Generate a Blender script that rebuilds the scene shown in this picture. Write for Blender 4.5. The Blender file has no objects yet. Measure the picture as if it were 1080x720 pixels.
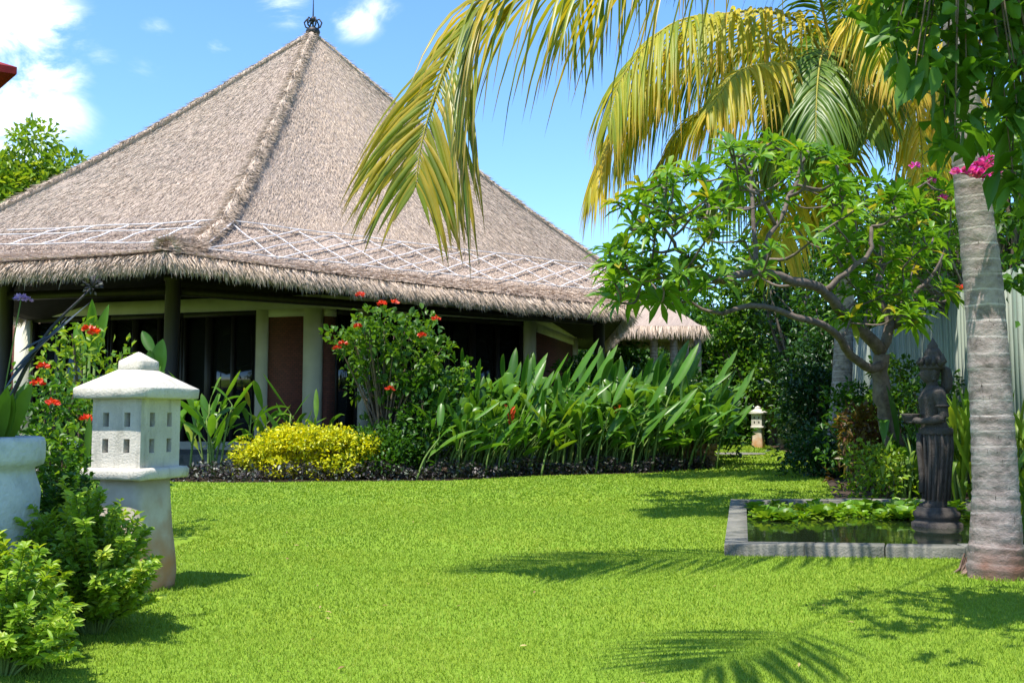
import bpy, math, random
import numpy as np
from mathutils import Vector, Matrix
R = math.radians
random.seed(7)
rng = np.random.default_rng(7)
S = bpy.context.scene
COL = S.collection

# ------------------------------------------------------------------ camera, sky, sun, exposure
cam_d = bpy.data.cameras.new('camera'); cam = bpy.data.objects.new('camera', cam_d); COL.objects.link(cam)
cam_d.sensor_width = 36; cam_d.lens = 35.0; cam_d.clip_start = 0.05; cam_d.clip_end = 3000
PITCH = math.atan(80/1050); H = 1.0
cam.location = (0, 0, H); cam.rotation_euler = (math.pi/2 + PITCH, 0, 0)
S.camera = cam
SUNV = Vector((0.27, 0.41, -1.22)).normalized()
sd = bpy.data.lights.new('sun', 'SUN'); sd.energy = 5.0; sd.angle = R(0.5); sd.color = (1.0, 0.93, 0.83)
so = bpy.data.objects.new('sun', sd); COL.objects.link(so); so.rotation_euler = SUNV.to_track_quat('-Z', 'Y').to_euler()
S.view_settings.view_transform = 'Standard'; S.view_settings.look = 'None'
S.view_settings.exposure = 0.90; S.view_settings.gamma = 1.0
S.render.engine = 'CYCLES'

def P(px, py, Y):
    a = (px-540)/1050.0; b = (360-py)/1050.0
    c, s = math.cos(PITCH), math.sin(PITCH)
    d = Vector((a, c - b*s, s + b*c)); d *= Y/d.y
    return Vector((d.x, Y, d.z + H))
def G(px, py, z=0.0):
    a = (px-540)/1050.0; b = (360-py)/1050.0
    c, s = math.cos(PITCH), math.sin(PITCH)
    d = Vector((a, c - b*s, s + b*c)); d *= (z-H)/d.z
    return Vector((d.x, d.y, z))

W = bpy.data.worlds.new("World"); S.world = W; W.use_nodes = True
nt = W.node_tree; nt.nodes.clear()
def N(t, **kw):
    n = nt.nodes.new(t)
    for k, v in kw.items(): setattr(n, k, v)
    return n
L = lambda a, b: nt.links.new(a, b)
sky = N('ShaderNodeTexSky', sky_type='NISHITA', sun_disc=False)
sky.sun_elevation = math.asin(-SUNV.z); sky.sun_rotation = math.atan2(-SUNV.x, -SUNV.y)
sky.air_density = 1.0; sky.dust_density = 0.3; sky.ozone_density = 2.0
hs = N('ShaderNodeHueSaturation'); hs.inputs['Saturation'].default_value = 1.08; hs.inputs['Value'].default_value = 1.0
tn = N('ShaderNodeMix', data_type='RGBA', blend_type='MULTIPLY'); tn.inputs['Factor'].default_value = 1; tn.inputs['B'].default_value = (.93, 1.08, 1.25, 1)
L(sky.outputs[0], tn.inputs['A']); L(tn.outputs['Result'], hs.inputs['Color'])
tc = N('ShaderNodeTexCoord')
def cdir(px, py):
    v = P(px, py, 100) - Vector((0, 0, H)); return v.normalized()
acc = None
for (px, py, r, g) in [(-20, 110, .13, 1.5), (10, 20, .10, 1.5), (40, 75, .07, 1.2), (-90, 60, .12, 1.2), (110, 62, .03, .62), (150, 75, .04, .55), (232, 50, .022, .8), (300, 12, .05, .85), (370, 22, .055, .9), (400, 10, .04, .7), (165, 30, .03, .5), (-260, 40, .16, 1), (700, -300, .25, 1), (1500, -100, .3, 1)]:
    d = cdir(px, py)
    vm = N('ShaderNodeVectorMath', operation='SUBTRACT'); L(tc.outputs['Generated'], vm.inputs[0]); vm.inputs[1].default_value = d
    vs = N('ShaderNodeVectorMath', operation='MULTIPLY'); L(vm.outputs[0], vs.inputs[0]); vs.inputs[1].default_value = (1, 1, 1.7)
    ln = N('ShaderNodeVectorMath', operation='LENGTH'); L(vs.outputs[0], ln.inputs[0])
    mr = N('ShaderNodeMapRange', interpolation_type='SMOOTHSTEP'); L(ln.outputs['Value'], mr.inputs['Value'])
    mr.inputs['From Min'].default_value = r; mr.inputs['From Max'].default_value = 0; mr.inputs['To Min'].default_value = 0; mr.inputs['To Max'].default_value = g
    if acc is None: acc = mr.outputs[0]
    else:
        ad = N('ShaderNodeMath', operation='MAXIMUM'); L(acc, ad.inputs[0]); L(mr.outputs[0], ad.inputs[1]); acc = ad.outputs[0]
nz = N('ShaderNodeTexNoise'); nz.inputs['Scale'].default_value = 13; nz.inputs['Detail'].default_value = 7; nz.inputs['Roughness'].default_value = .62; nz.inputs['Distortion'].default_value = .5
mp = N('ShaderNodeMapping'); mp.inputs['Scale'].default_value = (1, 1, 1.8); L(tc.outputs['Generated'], mp.inputs[0]); L(mp.outputs[0], nz.inputs['Vector'])
m1 = N('ShaderNodeMapRange'); L(nz.outputs[0], m1.inputs['Value']); m1.inputs['From Min'].default_value = .3; m1.inputs['From Max'].default_value = .7
mm = N('ShaderNodeMath', operation='MULTIPLY'); L(acc, mm.inputs[0]); L(m1.outputs[0], mm.inputs[1])
m2 = N('ShaderNodeMapRange', interpolation_type='SMOOTHSTEP'); L(mm.outputs[0], m2.inputs['Value']); m2.inputs['From Min'].default_value = .10; m2.inputs['From Max'].default_value = .75
m2.inputs['To Max'].default_value = .8
mx = N('ShaderNodeMix', data_type='RGBA'); L(m2.outputs[0], mx.inputs['Factor']); L(hs.outputs[0], mx.inputs['A']); mx.inputs['B'].default_value = (7.2, 7.6, 7.9, 1)
bg = N('ShaderNodeBackground'); bg.inputs['Strength'].default_value = 0.14; L(mx.outputs['Result'], bg.inputs['Color'])
wo = N('ShaderNodeOutputWorld'); L(bg.outputs[0], wo.inputs[0])

# ------------------------------------------------------------------ tagging / linking
def tag(o, label=None, cat=None, group=None, kind=None):
    if label: o['label'] = label
    if cat: o['category'] = cat
    if group: o['group'] = group
    if kind: o['kind'] = kind
    return o
def thing(name, label, cat, loc=(0, 0, 0), group=None, rz=0):
    o = bpy.data.objects.new(name, None); COL.objects.link(o); o.empty_display_size = .1
    o.location = loc; o.rotation_euler = (0, 0, rz)
    return tag(o, label, cat, group)
def copy_tree(o, parent=None):
    c = o.copy(); COL.objects.link(c)
    if parent is not None: c.parent = parent
    for ch in list(o.children): copy_tree(ch, c)
    return c

class MB:
    """collects polygons, builds ONE mesh object"""
    def __init__(s): s.v = []; s.f = []; s.n = 0; s.tint = []; s.along = []; s.tcv = []
    def add(s, v, f, tint=0.5, along=0.0, tc=None):
        v = np.asarray(v, float).reshape(-1, 3)
        if isinstance(f, np.ndarray): s.f.append(f + s.n)
        else:
            by = {}
            for q in f: by.setdefault(len(q), []).append(q)
            for k in by: s.f.append(np.array(by[k], int) + s.n)
        s.v.append(v); m = len(v); s.n += m
        s.tint.append(np.broadcast_to(np.asarray(tint, float), (m,)))
        s.along.append(np.broadcast_to(np.asarray(along, float), (m,)))
        s.tcv.append(np.zeros((m, 3)) if tc is None else np.asarray(tc, float))
        return s
    def box(s, c, d, rz=0, tint=.5, taper=1.0):
        x, y, z = [q/2 for q in d]; v = []
        for sz in (-1, 1):
            k = taper if sz > 0 else 1
            for sx, sy in ((-1, -1), (1, -1), (1, 1), (-1, 1)): v.append((sx*x*k, sy*y*k, sz*z))
        v = np.array(v); c_, s_ = math.cos(rz), math.sin(rz)
        v = np.stack([v[:, 0]*c_ - v[:, 1]*s_, v[:, 0]*s_ + v[:, 1]*c_, v[:, 2]], 1) + np.array(c)
        return s.add(v, [(3, 2, 1, 0), (4, 5, 6, 7), (0, 1, 5, 4), (1, 2, 6, 5), (2, 3, 7, 6), (3, 0, 4, 7)], tint)
    def seg(s, a, b, w, h, z0=None, tint=.5):
        """box running from a to b (3D points), width w (horizontal), height h"""
        a = Vector(a); b = Vector(b); t = (b-a); ln = t.length; t.normalize()
        side = t.cross(Vector((0, 0, 1)))
        if side.length < 1e-3: side = Vector((1, 0, 0))
        side.normalize(); up = side.cross(t).normalized()
        v = []
        for p in (a, b):
            for i, j in ((-1, -1), (1, -1), (1, 1), (-1, 1)): v.append(p + side*(i*w/2) + up*(j*h/2))
        return s.add([tuple(q) for q in v], [(3, 2, 1, 0), (4, 5, 6, 7), (0, 1, 5, 4), (1, 2, 6, 5), (2, 3, 7, 6), (3, 0, 4, 7)], tint)
    def tube(s, pts, rad, n=8, tint=.5, cap=True):
        p = np.array([tuple(q) for q in pts], float); k = len(p)
        rad = np.broadcast_to(np.asarray(rad, float), (k,))
        t = np.gradient(p, axis=0); t /= np.linalg.norm(t, axis=1)[:, None] + 1e-9
        a = np.array([1., 0, 0]) if abs(t[0, 0]) < .9 else np.array([0, 1., 0])
        u = np.cross(t[0], a); u /= np.linalg.norm(u); vs = []
        al = np.linspace(0, 1, k)
        for i in range(k):
            u = u - t[i]*np.dot(u, t[i]); u /= np.linalg.norm(u) + 1e-9; w = np.cross(t[i], u)
            ang = np.arange(n)*2*math.pi/n
            vs.append(p[i] + rad[i]*(np.cos(ang)[:, None]*u + np.sin(ang)[:, None]*w))
        f = []
        for i in range(k-1):
            for j in range(n): f.append((i*n+j, i*n+(j+1) % n, (i+1)*n+(j+1) % n, (i+1)*n+j))
        if cap: f.append(tuple(range(n-1, -1, -1))); f.append(tuple((k-1)*n+j for j in range(n)))
        return s.add(np.concatenate(vs), f, tint, np.repeat(al, n))
    def lathe(s, prof, n=24, c=(0, 0, 0), rz=0, tint=.5, ex=1, ey=1):
        v = []; k = len(prof)
        for r, z in prof:
            for j in range(n):
                a = rz + j*2*math.pi/n; v.append((c[0]+r*math.cos(a)*ex, c[1]+r*math.sin(a)*ey, c[2]+z))
        f = [(i*n+j, i*n+(j+1) % n, (i+1)*n+(j+1) % n, (i+1)*n+j) for i in range(k-1) for j in range(n)]
        f.append(tuple(range(n-1, -1, -1))); f.append(tuple((k-1)*n+j for j in range(n)))
        return s.add(v, f, tint)
    def leaves(s, pos, d, up, ln, wd, S_=1, droop=.2, fold=.25, tint=None, belly=.5):
        pos = np.asarray(pos, float).reshape(-1, 3); n = len(pos)
        d = np.asarray(d, float); d = np.broadcast_to(d, (n, 3)); d = d/(np.linalg.norm(d, axis=1)[:, None]+1e-9)
        up = np.broadcast_to(np.asarray(up, float), (n, 3))
        side = np.cross(d, up); side /= (np.linalg.norm(side, axis=1)[:, None]+1e-9); nr = np.cross(side, d)
        ln = np.broadcast_to(np.asarray(ln, float), (n,))[:, None]; wd = np.broadcast_to(np.asarray(wd, float), (n,))[:, None]
        droop = np.broadcast_to(np.asarray(droop, float), (n,))[:, None]
        if tint is None: tint = rng.random(n)
        tint = np.broadcast_to(tint, (n,))
        dn = np.array([0, 0, -1.])
        if S_ == 1:
            t = belly
            m = pos + d*ln*t + dn*droop*ln*t*t
            l = m - side*wd/2 + nr*wd*fold; r = m + side*wd/2 + nr*wd*fold
            tip = pos + d*ln + dn*droop*ln
            v = np.stack([pos, l, tip, r], 1).reshape(-1, 3)
            b = np.arange(n)[:, None]*4
            f = np.concatenate([b+np.array([0, 2, 1]), b+np.array([0, 3, 2])])
            return s.add(v, f, np.repeat(tint, 4), np.tile([0, .5, 1, .5], n))
        rows = []; al = []
        for k in range(S_+1):
            t = k/S_
            w = math.sin(math.pi*min(1, max(0, t))**(math.log(.5)/math.log(belly)))**.75 if 0 < t < 1 else (.12 if t == 0 else .0)
            sp = pos + ln*(d*(t - .35*droop*t*t) + dn*droop*t*t)
            rows += [sp - side*wd/2*w + nr*wd*fold*w, sp, sp + side*wd/2*w + nr*wd*fold*w]; al += [t]*3
        K = 3*(S_+1); v = np.stack(rows, 1).reshape(-1, 3); b = np.arange(n)[:, None]*K; fs = []
        for k in range(S_):
            fs.append(b+np.array([3*k, 3*k+1, 3*k+4, 3*k+3])); fs.append(b+np.array([3*k+1, 3*k+2, 3*k+5, 3*k+4]))
        return s.add(v, np.concatenate(fs), np.repeat(tint, K), np.tile(al, n))
    def build(s, name, mat, parent=None, smooth=False, origin=None):
        me = bpy.data.meshes.new(name); v = np.concatenate(s.v)
        if origin is not None: v = v - np.array(tuple(origin))
        me.vertices.add(len(v)); me.vertices.foreach_set('co', v.ravel())
        lo = np.concatenate([f.ravel() for f in s.f]); tot = np.concatenate([np.full(len(f), f.shape[1]) for f in s.f])
        st = np.concatenate([[0], np.cumsum(tot)[:-1]])
        me.loops.add(len(lo)); me.loops.foreach_set('vertex_index', lo.astype(np.int32))
        me.polygons.add(len(tot)); me.polygons.foreach_set('loop_start', st.astype(np.int32))
        if smooth: me.polygons.foreach_set('use_smooth', np.ones(len(tot), bool))
        me.update(calc_edges=True)
        a = me.attributes.new('tint', 'FLOAT', 'POINT'); a.data.foreach_set('value', np.concatenate(s.tint).astype(np.float32))
        a = me.attributes.new('along', 'FLOAT', 'POINT'); a.data.foreach_set('value', np.concatenate(s.along).astype(np.float32))
        t = np.concatenate(s.tcv)
        if t.any():
            a = me.attributes.new('tcv', 'FLOAT_VECTOR', 'POINT'); a.data.foreach_set('vector', t.astype(np.float32).ravel())
        me.materials.append(mat)
        o = bpy.data.objects.new(name, me); COL.objects.link(o)
        if parent is not None: o.parent = parent
        if origin is not None: o.location = tuple(origin)
        return o

# ------------------------------------------------------------------ materials
def newmat(name):
    m = bpy.data.materials.new(name); m.use_nodes = True; t = m.node_tree; t.nodes.clear(); return m, t
def ramp(t, fac, stops):
    r = t.nodes.new('ShaderNodeValToRGB'); e = r.color_ramp.elements
    while len(e) < len(stops): e.new(.5)
    for i, (p, c) in enumerate(stops): e[i].position = p; e[i].color = (*c, 1)
    t.links.new(fac, r.inputs[0]); return r.outputs[0]
def noise(t, scale, detail=4, vec=None, rough=.55, mapping=None, dist=0):
    n = t.nodes.new('ShaderNodeTexNoise'); n.inputs['Scale'].default_value = scale; n.inputs['Detail'].default_value = detail
    n.inputs['Roughness'].default_value = rough; n.inputs['Distortion'].default_value = dist
    if vec is None:
        tcn = t.nodes.new('ShaderNodeTexCoord'); vec = tcn.outputs['Object']
    if mapping:
        mp_ = t.nodes.new('ShaderNodeMapping'); mp_.inputs['Scale'].default_value = mapping; t.links.new(vec, mp_.inputs[0]); vec = mp_.outputs[0]
    t.links.new(vec, n.inputs['Vector']); return n.outputs[0]
def attr(t, name, out='Fac'):
    a = t.nodes.new('ShaderNodeAttribute'); a.attribute_name = name; return a.outputs[out]
def mixc(t, f, a, b, blend='MIX'):
    m = t.nodes.new('ShaderNodeMix'); m.data_type = 'RGBA'; m.blend_type = blend
    for i, x in (('Factor', f), ('A', a), ('B', b)):
        if isinstance(x, (int, float)): m.inputs[i].default_value = x
        elif isinstance(x, tuple): m.inputs[i].default_value = (*x, 1)
        else: t.links.new(x, m.inputs[i])
    return m.outputs['Result']
def maprange(t, v, a, b, c=0, d=1):
    m = t.nodes.new('ShaderNodeMapRange'); t.links.new(v, m.inputs['Value'])
    for k, x in (('From Min', a), ('From Max', b), ('To Min', c), ('To Max', d)): m.inputs[k].default_value = x
    return m.outputs[0]
def bump(t, h, strength=.5, dist=.02):
    b = t.nodes.new('ShaderNodeBump'); b.inputs['Strength'].default_value = strength; b.inputs['Distance'].default_value = dist
    t.links.new(h, b.inputs['Height']); return b.outputs[0]
def finish(t, col, rough=.7, nrm=None, metal=0, spec=.5):
    b = t.nodes.new('ShaderNodeBsdfPrincipled'); o = t.nodes.new('ShaderNodeOutputMaterial')
    if isinstance(col, tuple): b.inputs['Base Color'].default_value = (*col, 1)
    else: t.links.new(col, b.inputs['Base Color'])
    if isinstance(rough, (int, float)): b.inputs['Roughness'].default_value = rough
    else: t.links.new(rough, b.inputs['Roughness'])
    b.inputs['Metallic'].default_value = metal; b.inputs['Specular IOR Level'].default_value = spec
    if nrm: t.links.new(nrm, b.inputs['Normal'])
    t.links.new(b.outputs[0], o.inputs[0]); return b
def surf(name, c1, c2, scale=8, rough=.8, bs=.4, bd=.01, detail=6, mapping=None, c3=None, fine=60, spec=.3):
    m, t = newmat(name)
    n = noise(t, scale, detail, mapping=mapping, rough=.6)
    st = [(.3, c1), (.7, c2)] if c3 is None else [(.25, c1), (.5, c2), (.72, c3)]
    col = ramp(t, n, st)
    n2 = noise(t, fine, 4, mapping=mapping)
    ad = t.nodes.new('ShaderNodeMath'); ad.operation = 'ADD'; t.links.new(n, ad.inputs[0]); t.links.new(n2, ad.inputs[1])
    finish(t, col, rough, bump(t, ad.outputs[0], bs, bd), spec=spec); return m
def leafmat(name, c1, c2, c3, tipc=None, trans=.45, rough=.42, spec=.4, tiph=.85, old=None):
    m, t = newmat(name)
    col = ramp(t, attr(t, 'tint'), [(0, c1), (.55, c2), (1, c3)] if old is None else [(0, c1), (.5, c2), (.9, c3), (.985, old)])
    oi = t.nodes.new('ShaderNodeObjectInfo')
    nn = noise(t, 9, 3)
    col = mixc(t, maprange(t, nn, .3, .7, 0, .45), col, tuple(x*.6 for x in c2))
    if tipc: col = mixc(t, maprange(t, attr(t, 'along'), tiph-.25, 1.0), col, tipc)
    hv = t.nodes.new('ShaderNodeHueSaturation'); t.links.new(col, hv.inputs['Color'])
    t.links.new(maprange(t, oi.outputs['Random'], 0, 1, .85, 1.15), hv.inputs['Value'])
    col = hv.outputs[0]
    b = t.nodes.new('ShaderNodeBsdfPrincipled'); t.links.new(col, b.inputs['Base Color']); b.inputs['Roughness'].default_value = rough
    b.inputs['Specular IOR Level'].default_value = spec
    tr = t.nodes.new('ShaderNodeBsdfTranslucent')
    tcol = mixc(t, 1.0, col, (1.25, 1.15, .45), 'MULTIPLY'); t.links.new(tcol, tr.inputs['Color'])
    mx_ = t.nodes.new('ShaderNodeMixShader'); mx_.inputs[0].default_value = trans
    t.links.new(b.outputs[0], mx_.inputs[1]); t.links.new(tr.outputs[0], mx_.inputs[2])
    o = t.nodes.new('ShaderNodeOutputMaterial'); t.links.new(mx_.outputs[0], o.inputs[0]); return m

M = {}
M['leaf_mid'] = leafmat('leaf_mid', (.022, .075, .008), (.045, .14, .014), (.09, .22, .02))
M['leaf_dark'] = leafmat('leaf_dark', (.012, .045, .010), (.022, .075, .014), (.04, .12, .018), trans=.3)
M['leaf_bright'] = leafmat('leaf_bright', (.045, .13, .012), (.10, .23, .02), (.20, .34, .025))
M['leaf_lime'] = leafmat('leaf_lime', (.07, .17, .012), (.18, .31, .025), (.34, .42, .04))
M['leaf_yellow'] = leafmat('leaf_yellow', (.20, .30, .012), (.60, .60, .012), (.78, .74, .014), trans=.35)
M['leaf_helic'] = leafmat('leaf_helic', (.04, .13, .014), (.09, .235, .02), (.19, .34, .035), tipc=(.12, .22, .03), rough=.33, tiph=1.0, old=(.40, .32, .06))
M['leaf_frangi'] = leafmat('leaf_frangi', (.06, .18, .014), (.15, .34, .02), (.28, .46, .03), rough=.4, old=(.50, .42, .05))
M['leaf_mango'] = leafmat('leaf_mango', (.02, .07, .010), (.05, .15, .014), (.13, .27, .02), rough=.35)
M['leaf_purple'] = leafmat('leaf_purple', (.02, .018, .02), (.06, .05, .055), (.10, .13, .09), trans=.15)
M['leaf_croton'] = leafmat('leaf_croton', (.10, .025, .015), (.12, .10, .02), (.28, .20, .02), trans=.3)
M['leaf_shrub'] = leafmat('leaf_shrub', (.09, .22, .014), (.26, .42, .025), (.55, .62, .07), tipc=(.38, .46, .07), tiph=1.1)
M['palm_leaf'] = leafmat('palm_leaf', (.08, .15, .014), (.22, .27, .02), (.50, .36, .03), tipc=(.18, .11, .03), tiph=1.0, rough=.4)
M['palm_yellow'] = leafmat('palm_yellow', (.17, .27, .018), (.52, .47, .03), (.78, .54, .035), tipc=(.55, .32, .04), tiph=1.0, rough=.5, trans=.55)
M['palm_green'] = leafmat('palm_green', (.05, .12, .016), (.12, .22, .02), (.28, .32, .03), rough=.38)
M['lettuce'] = leafmat('lettuce', (.07, .19, .012), (.15, .32, .02), (.32, .46, .04))
M['grass'] = leafmat('grass', (.12, .22, .020), (.222, .345, .028), (.39, .455, .062), trans=.4, rough=.55, spec=.25)
M['rachis'] = surf('rachis', (.35, .26, .04), (.20, .22, .03), 6)
M['stem'] = surf('stem', (.07, .14, .03), (.16, .22, .05), 9)
M['stem_brown'] = surf('stem_brown', (.07, .05, .03), (.16, .12, .08), 14)
M['bark'] = surf('bark', (.09, .07, .055), (.20, .16, .13), 9, bs=.8, bd=.02)
M['bark_frangi'] = surf('bark_frangi', (.07, .052, .045), (.19, .15, .125), 14, bs=.5, bd=.01)
M['white_plaster'] = surf('white_plaster', (.40, .37, .33), (.60, .57, .52), 5, bs=.45, bd=.006, c3=(.54, .50, .45))
m, t = newmat('weathered_plaster'); n1 = noise(t, 5, 6, rough=.65); n2 = noise(t, 3.5, 6, mapping=(3, 3, .5), rough=.7); n3 = noise(t, 70, 3)
c = ramp(t, n1, [(.3, (.44, .41, .35)), (.7, (.60, .57, .50))]); c = mixc(t, maprange(t, n2, .52, .68, 0, .6), c, (.27, .26, .21)); c = mixc(t, maprange(t, n3, .62, .70, 0, .5), c, (.22, .21, .18))
ad = t.nodes.new('ShaderNodeMath'); ad.operation = 'ADD'; t.links.new(n1, ad.inputs[0]); t.links.new(n3, ad.inputs[1]); finish(t, c, .85, bump(t, ad.outputs[0], .6, .008), spec=.2); M['white_plaster'] = m
M['cream_wall'] = surf('cream_wall', (.42, .40, .32), (.52, .50, .41), 2, bs=.15, bd=.004)
M['dark_wood'] = surf('dark_wood', (.008, .007, .009), (.022, .016, .014), 10, rough=.5, mapping=(1, 1, .1))
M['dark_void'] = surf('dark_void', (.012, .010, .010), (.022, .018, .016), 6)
M['black_iron'] = surf('black_iron', (.012, .012, .014), (.03, .03, .035), 20, rough=.5)
M['stone'] = surf('stone', (.028, .024, .021), (.070, .060, .052), 14, bs=.9, bd=.012, c3=(.055, .052, .045), fine=90)
M['stone_kerb'] = surf('stone_kerb', (.05, .06, .045), (.17, .165, .14), 4.5, bs=.8, bd=.012, c3=(.105, .115, .095))
M['urn'] = surf('urn', (.30, .33, .31), (.46, .49, .46), 6, bs=.7, bd=.012, c3=(.26, .30, .29), fine=40)
M['soil'] = surf('soil', (.035, .022, .014), (.075, .05, .032), 12, bs=.9, bd=.03)
M['red_cloth'] = surf('red_cloth', (.16, .006, .010), (.22, .010, .014), 30, bs=.2, bd=.002)
M['bamboo_strip'] = surf('bamboo_strip', (.55, .53, .55), (.75, .72, .72), 12)
M['red_flower'] = leafmat('red_flower', (.5, .02, .012), (.72, .05, .02), (.85, .12, .04), trans=.3)
M['orange_flower'] = leafmat('orange_flower', (.8, .10, .012), (.9, .22, .02), (.95, .4, .03), trans=.3)
M['pink_flower'] = leafmat('pink_flower', (.5, .02, .30), (.72, .05, .48), (.85, .2, .62), trans=.3)
M['purple_flower'] = leafmat('purple_flower', (.32, .18, .60), (.45, .28, .75), (.6, .42, .85), trans=.3)
M['agave_dark'] = leafmat('agave_dark', (.03, .045, .06), (.05, .07, .10), (.09, .12, .16), trans=.05)

# brick panel
m, t = newmat('brick_panel')
bt = t.nodes.new('ShaderNodeTexBrick'); tcn = t.nodes.new('ShaderNodeTexCoord')
mp_ = t.nodes.new('ShaderNodeMapping'); mp_.inputs['Rotation'].default_value = (R(90), 0, 0); t.links.new(tcn.outputs['Object'], mp_.inputs[0]); t.links.new(mp_.outputs[0], bt.inputs['Vector'])
bt.inputs['Color1'].default_value = (.16, .045, .03, 1); bt.inputs['Color2'].default_value = (.11, .035, .024, 1); bt.inputs['Mortar'].default_value = (.035, .02, .018, 1)
bt.inputs['Scale'].default_value = 5; bt.inputs['Mortar Size'].default_value = .02
finish(t, bt.outputs['Color'], .85, bump(t, bt.outputs['Fac'], -.4, .01)); M['brick'] = m
# thatch (downslope coords in tcv: x along eave, y down the slope)
def thatchmat(name, a, b, c, strands=False):
    m, t = newmat(name)
    vec = attr(t, 'tcv', 'Vector')
    n1 = noise(t, 1.0, 6, vec=vec, mapping=(28, 3.2, 1), rough=.7)
    n2 = noise(t, .45, 5, vec=vec, mapping=(1, 1.2, 1), rough=.65)
    col = ramp(t, n1, [(.32, a), (.5, b), (.7, c)])
    col = mixc(t, maprange(t, n2, .40, .68, 0, .45), col, (.22, .19, .185))
    if strands:
        col = mixc(t, attr(t, 'tint'), (.33, .26, .205), (.63, .51, .405)); col = mixc(t, maprange(t, n2, .42, .70, 0, .35), col, (.33, .285, .26))
    finish(t, col, .9, bump(t, n1, .5, .02), spec=.1); return m
M['thatch'] = thatchmat('thatch', (.22, .173, .145), (.33, .265, .22), (.43, .35, .29))
M['straw'] = thatchmat('straw', (.3, .2, .15), (.4, .3, .2), (.5, .4, .3), True)
# palm bark with rings
def palmbark(name, base, dark, light, ring=9.0):
    m, t = newmat(name)
    tcn = t.nodes.new('ShaderNodeTexCoord')
    w = t.nodes.new('ShaderNodeTexWave'); w.wave_type = 'BANDS'; w.bands_direction = 'Z'; w.wave_profile = 'SAW'
    w.inputs['Scale'].default_value = ring/2.9; w.inputs['Distortion'].default_value = 2.4; w.inputs['Detail'].default_value = 3; w.inputs['Detail Scale'].default_value = .55; w.inputs['Detail Roughness'].default_value = .6
    t.links.new(tcn.outputs['Object'], w.inputs['Vector'])
    n1 = noise(t, 9, 6, mapping=(1, 1, 1.4), rough=.68); n2 = noise(t, 22, 4, mapping=(3.2, 3.2, .35), rough=.6)
    n3 = noise(t, 2.2, 3)
    col = ramp(t, n1, [(.3, dark), (.48, base), (.68, light)])
    line = maprange(t, w.outputs['Fac'], .86, .93)
    lm_ = t.nodes.new('ShaderNodeMath'); lm_.operation = 'MULTIPLY'; t.links.new(line, lm_.inputs[0]); t.links.new(maprange(t, n3, .38, .6, .1, .9), lm_.inputs[1])
    col = mixc(t, lm_.outputs[0], col, tuple(min(1, x*1.45) for x in light))
    crack = maprange(t, n2, .66, .70); col = mixc(t, crack, col, tuple(x*.25 for x in dark))
    sep = t.nodes.new('ShaderNodeSeparateXYZ'); t.links.new(tcn.outputs['Object'], sep.inputs[0])
    lowm = maprange(t, sep.outputs['Z'], .42, .08); mu = t.nodes.new('ShaderNodeMath'); mu.operation = 'MULTIPLY'; t.links.new(lowm, mu.inputs[0]); t.links.new(maprange(t, n3, .35, .6), mu.inputs[1])
    col = mixc(t, mu.outputs[0], col, (.20, .10, .07))
    ad = t.nodes.new('ShaderNodeMath'); ad.operation = 'ADD'; t.links.new(w.outputs['Fac'], ad.inputs[0]); t.links.new(n1, ad.inputs[1])
    finish(t, col, .85, bump(t, ad.outputs[0], .8, .02), spec=.2); return m
M['palm_bark'] = palmbark('palm_bark', (.27, .22, .205), (.12, .095, .085), (.40, .34, .32))
# lantern pedestal : orange lichen/rust stain near the foot
m, t = newmat('pedestal'); tcn = t.nodes.new('ShaderNodeTexCoord'); sep = t.nodes.new('ShaderNodeSeparateXYZ'); t.links.new(tcn.outputs['Object'], sep.inputs[0])
n = noise(t, 6, 5); col = ramp(t, n, [(.3, (.36, .31, .24)), (.7, (.54, .49, .40))])
ad = t.nodes.new('ShaderNodeMath'); ad.operation = 'ADD'; t.links.new(sep.outputs['Z'], ad.inputs[0]); t.links.new(maprange(t, n, 0, 1, -.35, .35), ad.inputs[1])
col = mixc(t, maprange(t, ad.outputs[0], .50, .02, 0, .9), col, (.48, .22, .08))
finish(t, col, .85, bump(t, n, .4, .01), spec=.2); M['pedestal'] = m
# ground
m, t = newmat('lawn_ground')
n1 = noise(t, 1.1, 5); n2 = noise(t, 60, 4, rough=.7)
c = ramp(t, n2, [(.3, (.10, .18, .016)), (.55, (.175, .29, .025)), (.75, (.27, .37, .045))]); c = mixc(t, maprange(t, n1, .42, .7, 0, .5), c, (.19, .25, .02))
finish(t, c, .9, bump(t, n2, .8, .02), spec=.1); M['lawn'] = m
# water
m, t = newmat('pond_water'); n = noise(t, 5, 3); b = finish(t, (.010, .016, .007), .04, bump(t, n, .06, .02), spec=.6); M['water'] = m
# glass
m, t = newmat('glass'); b = finish(t, (.01, .012, .012), .05, spec=.7); M['glass'] = m
# painted fence boards
m, t = newmat('fence_boards'); n1 = noise(t, 3, 5, mapping=(1, 1, .25), rough=.65); n2 = noise(t, 40, 3, mapping=(1, 1, .06))
c = mixc(t, attr(t, 'tint'), (.13, .18, .145), (.25, .29, .24)); c = mixc(t, maprange(t, n1, .42, .66, 0, .6), c, (.34, .35, .29)); c = mixc(t, maprange(t, n2, .58, .7, 0, .6), c, (.10, .13, .11))
finish(t, c, .85, bump(t, n2, .5, .006), spec=.2); M['fence'] = m
M['purple_soil'] = M['soil']
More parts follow.
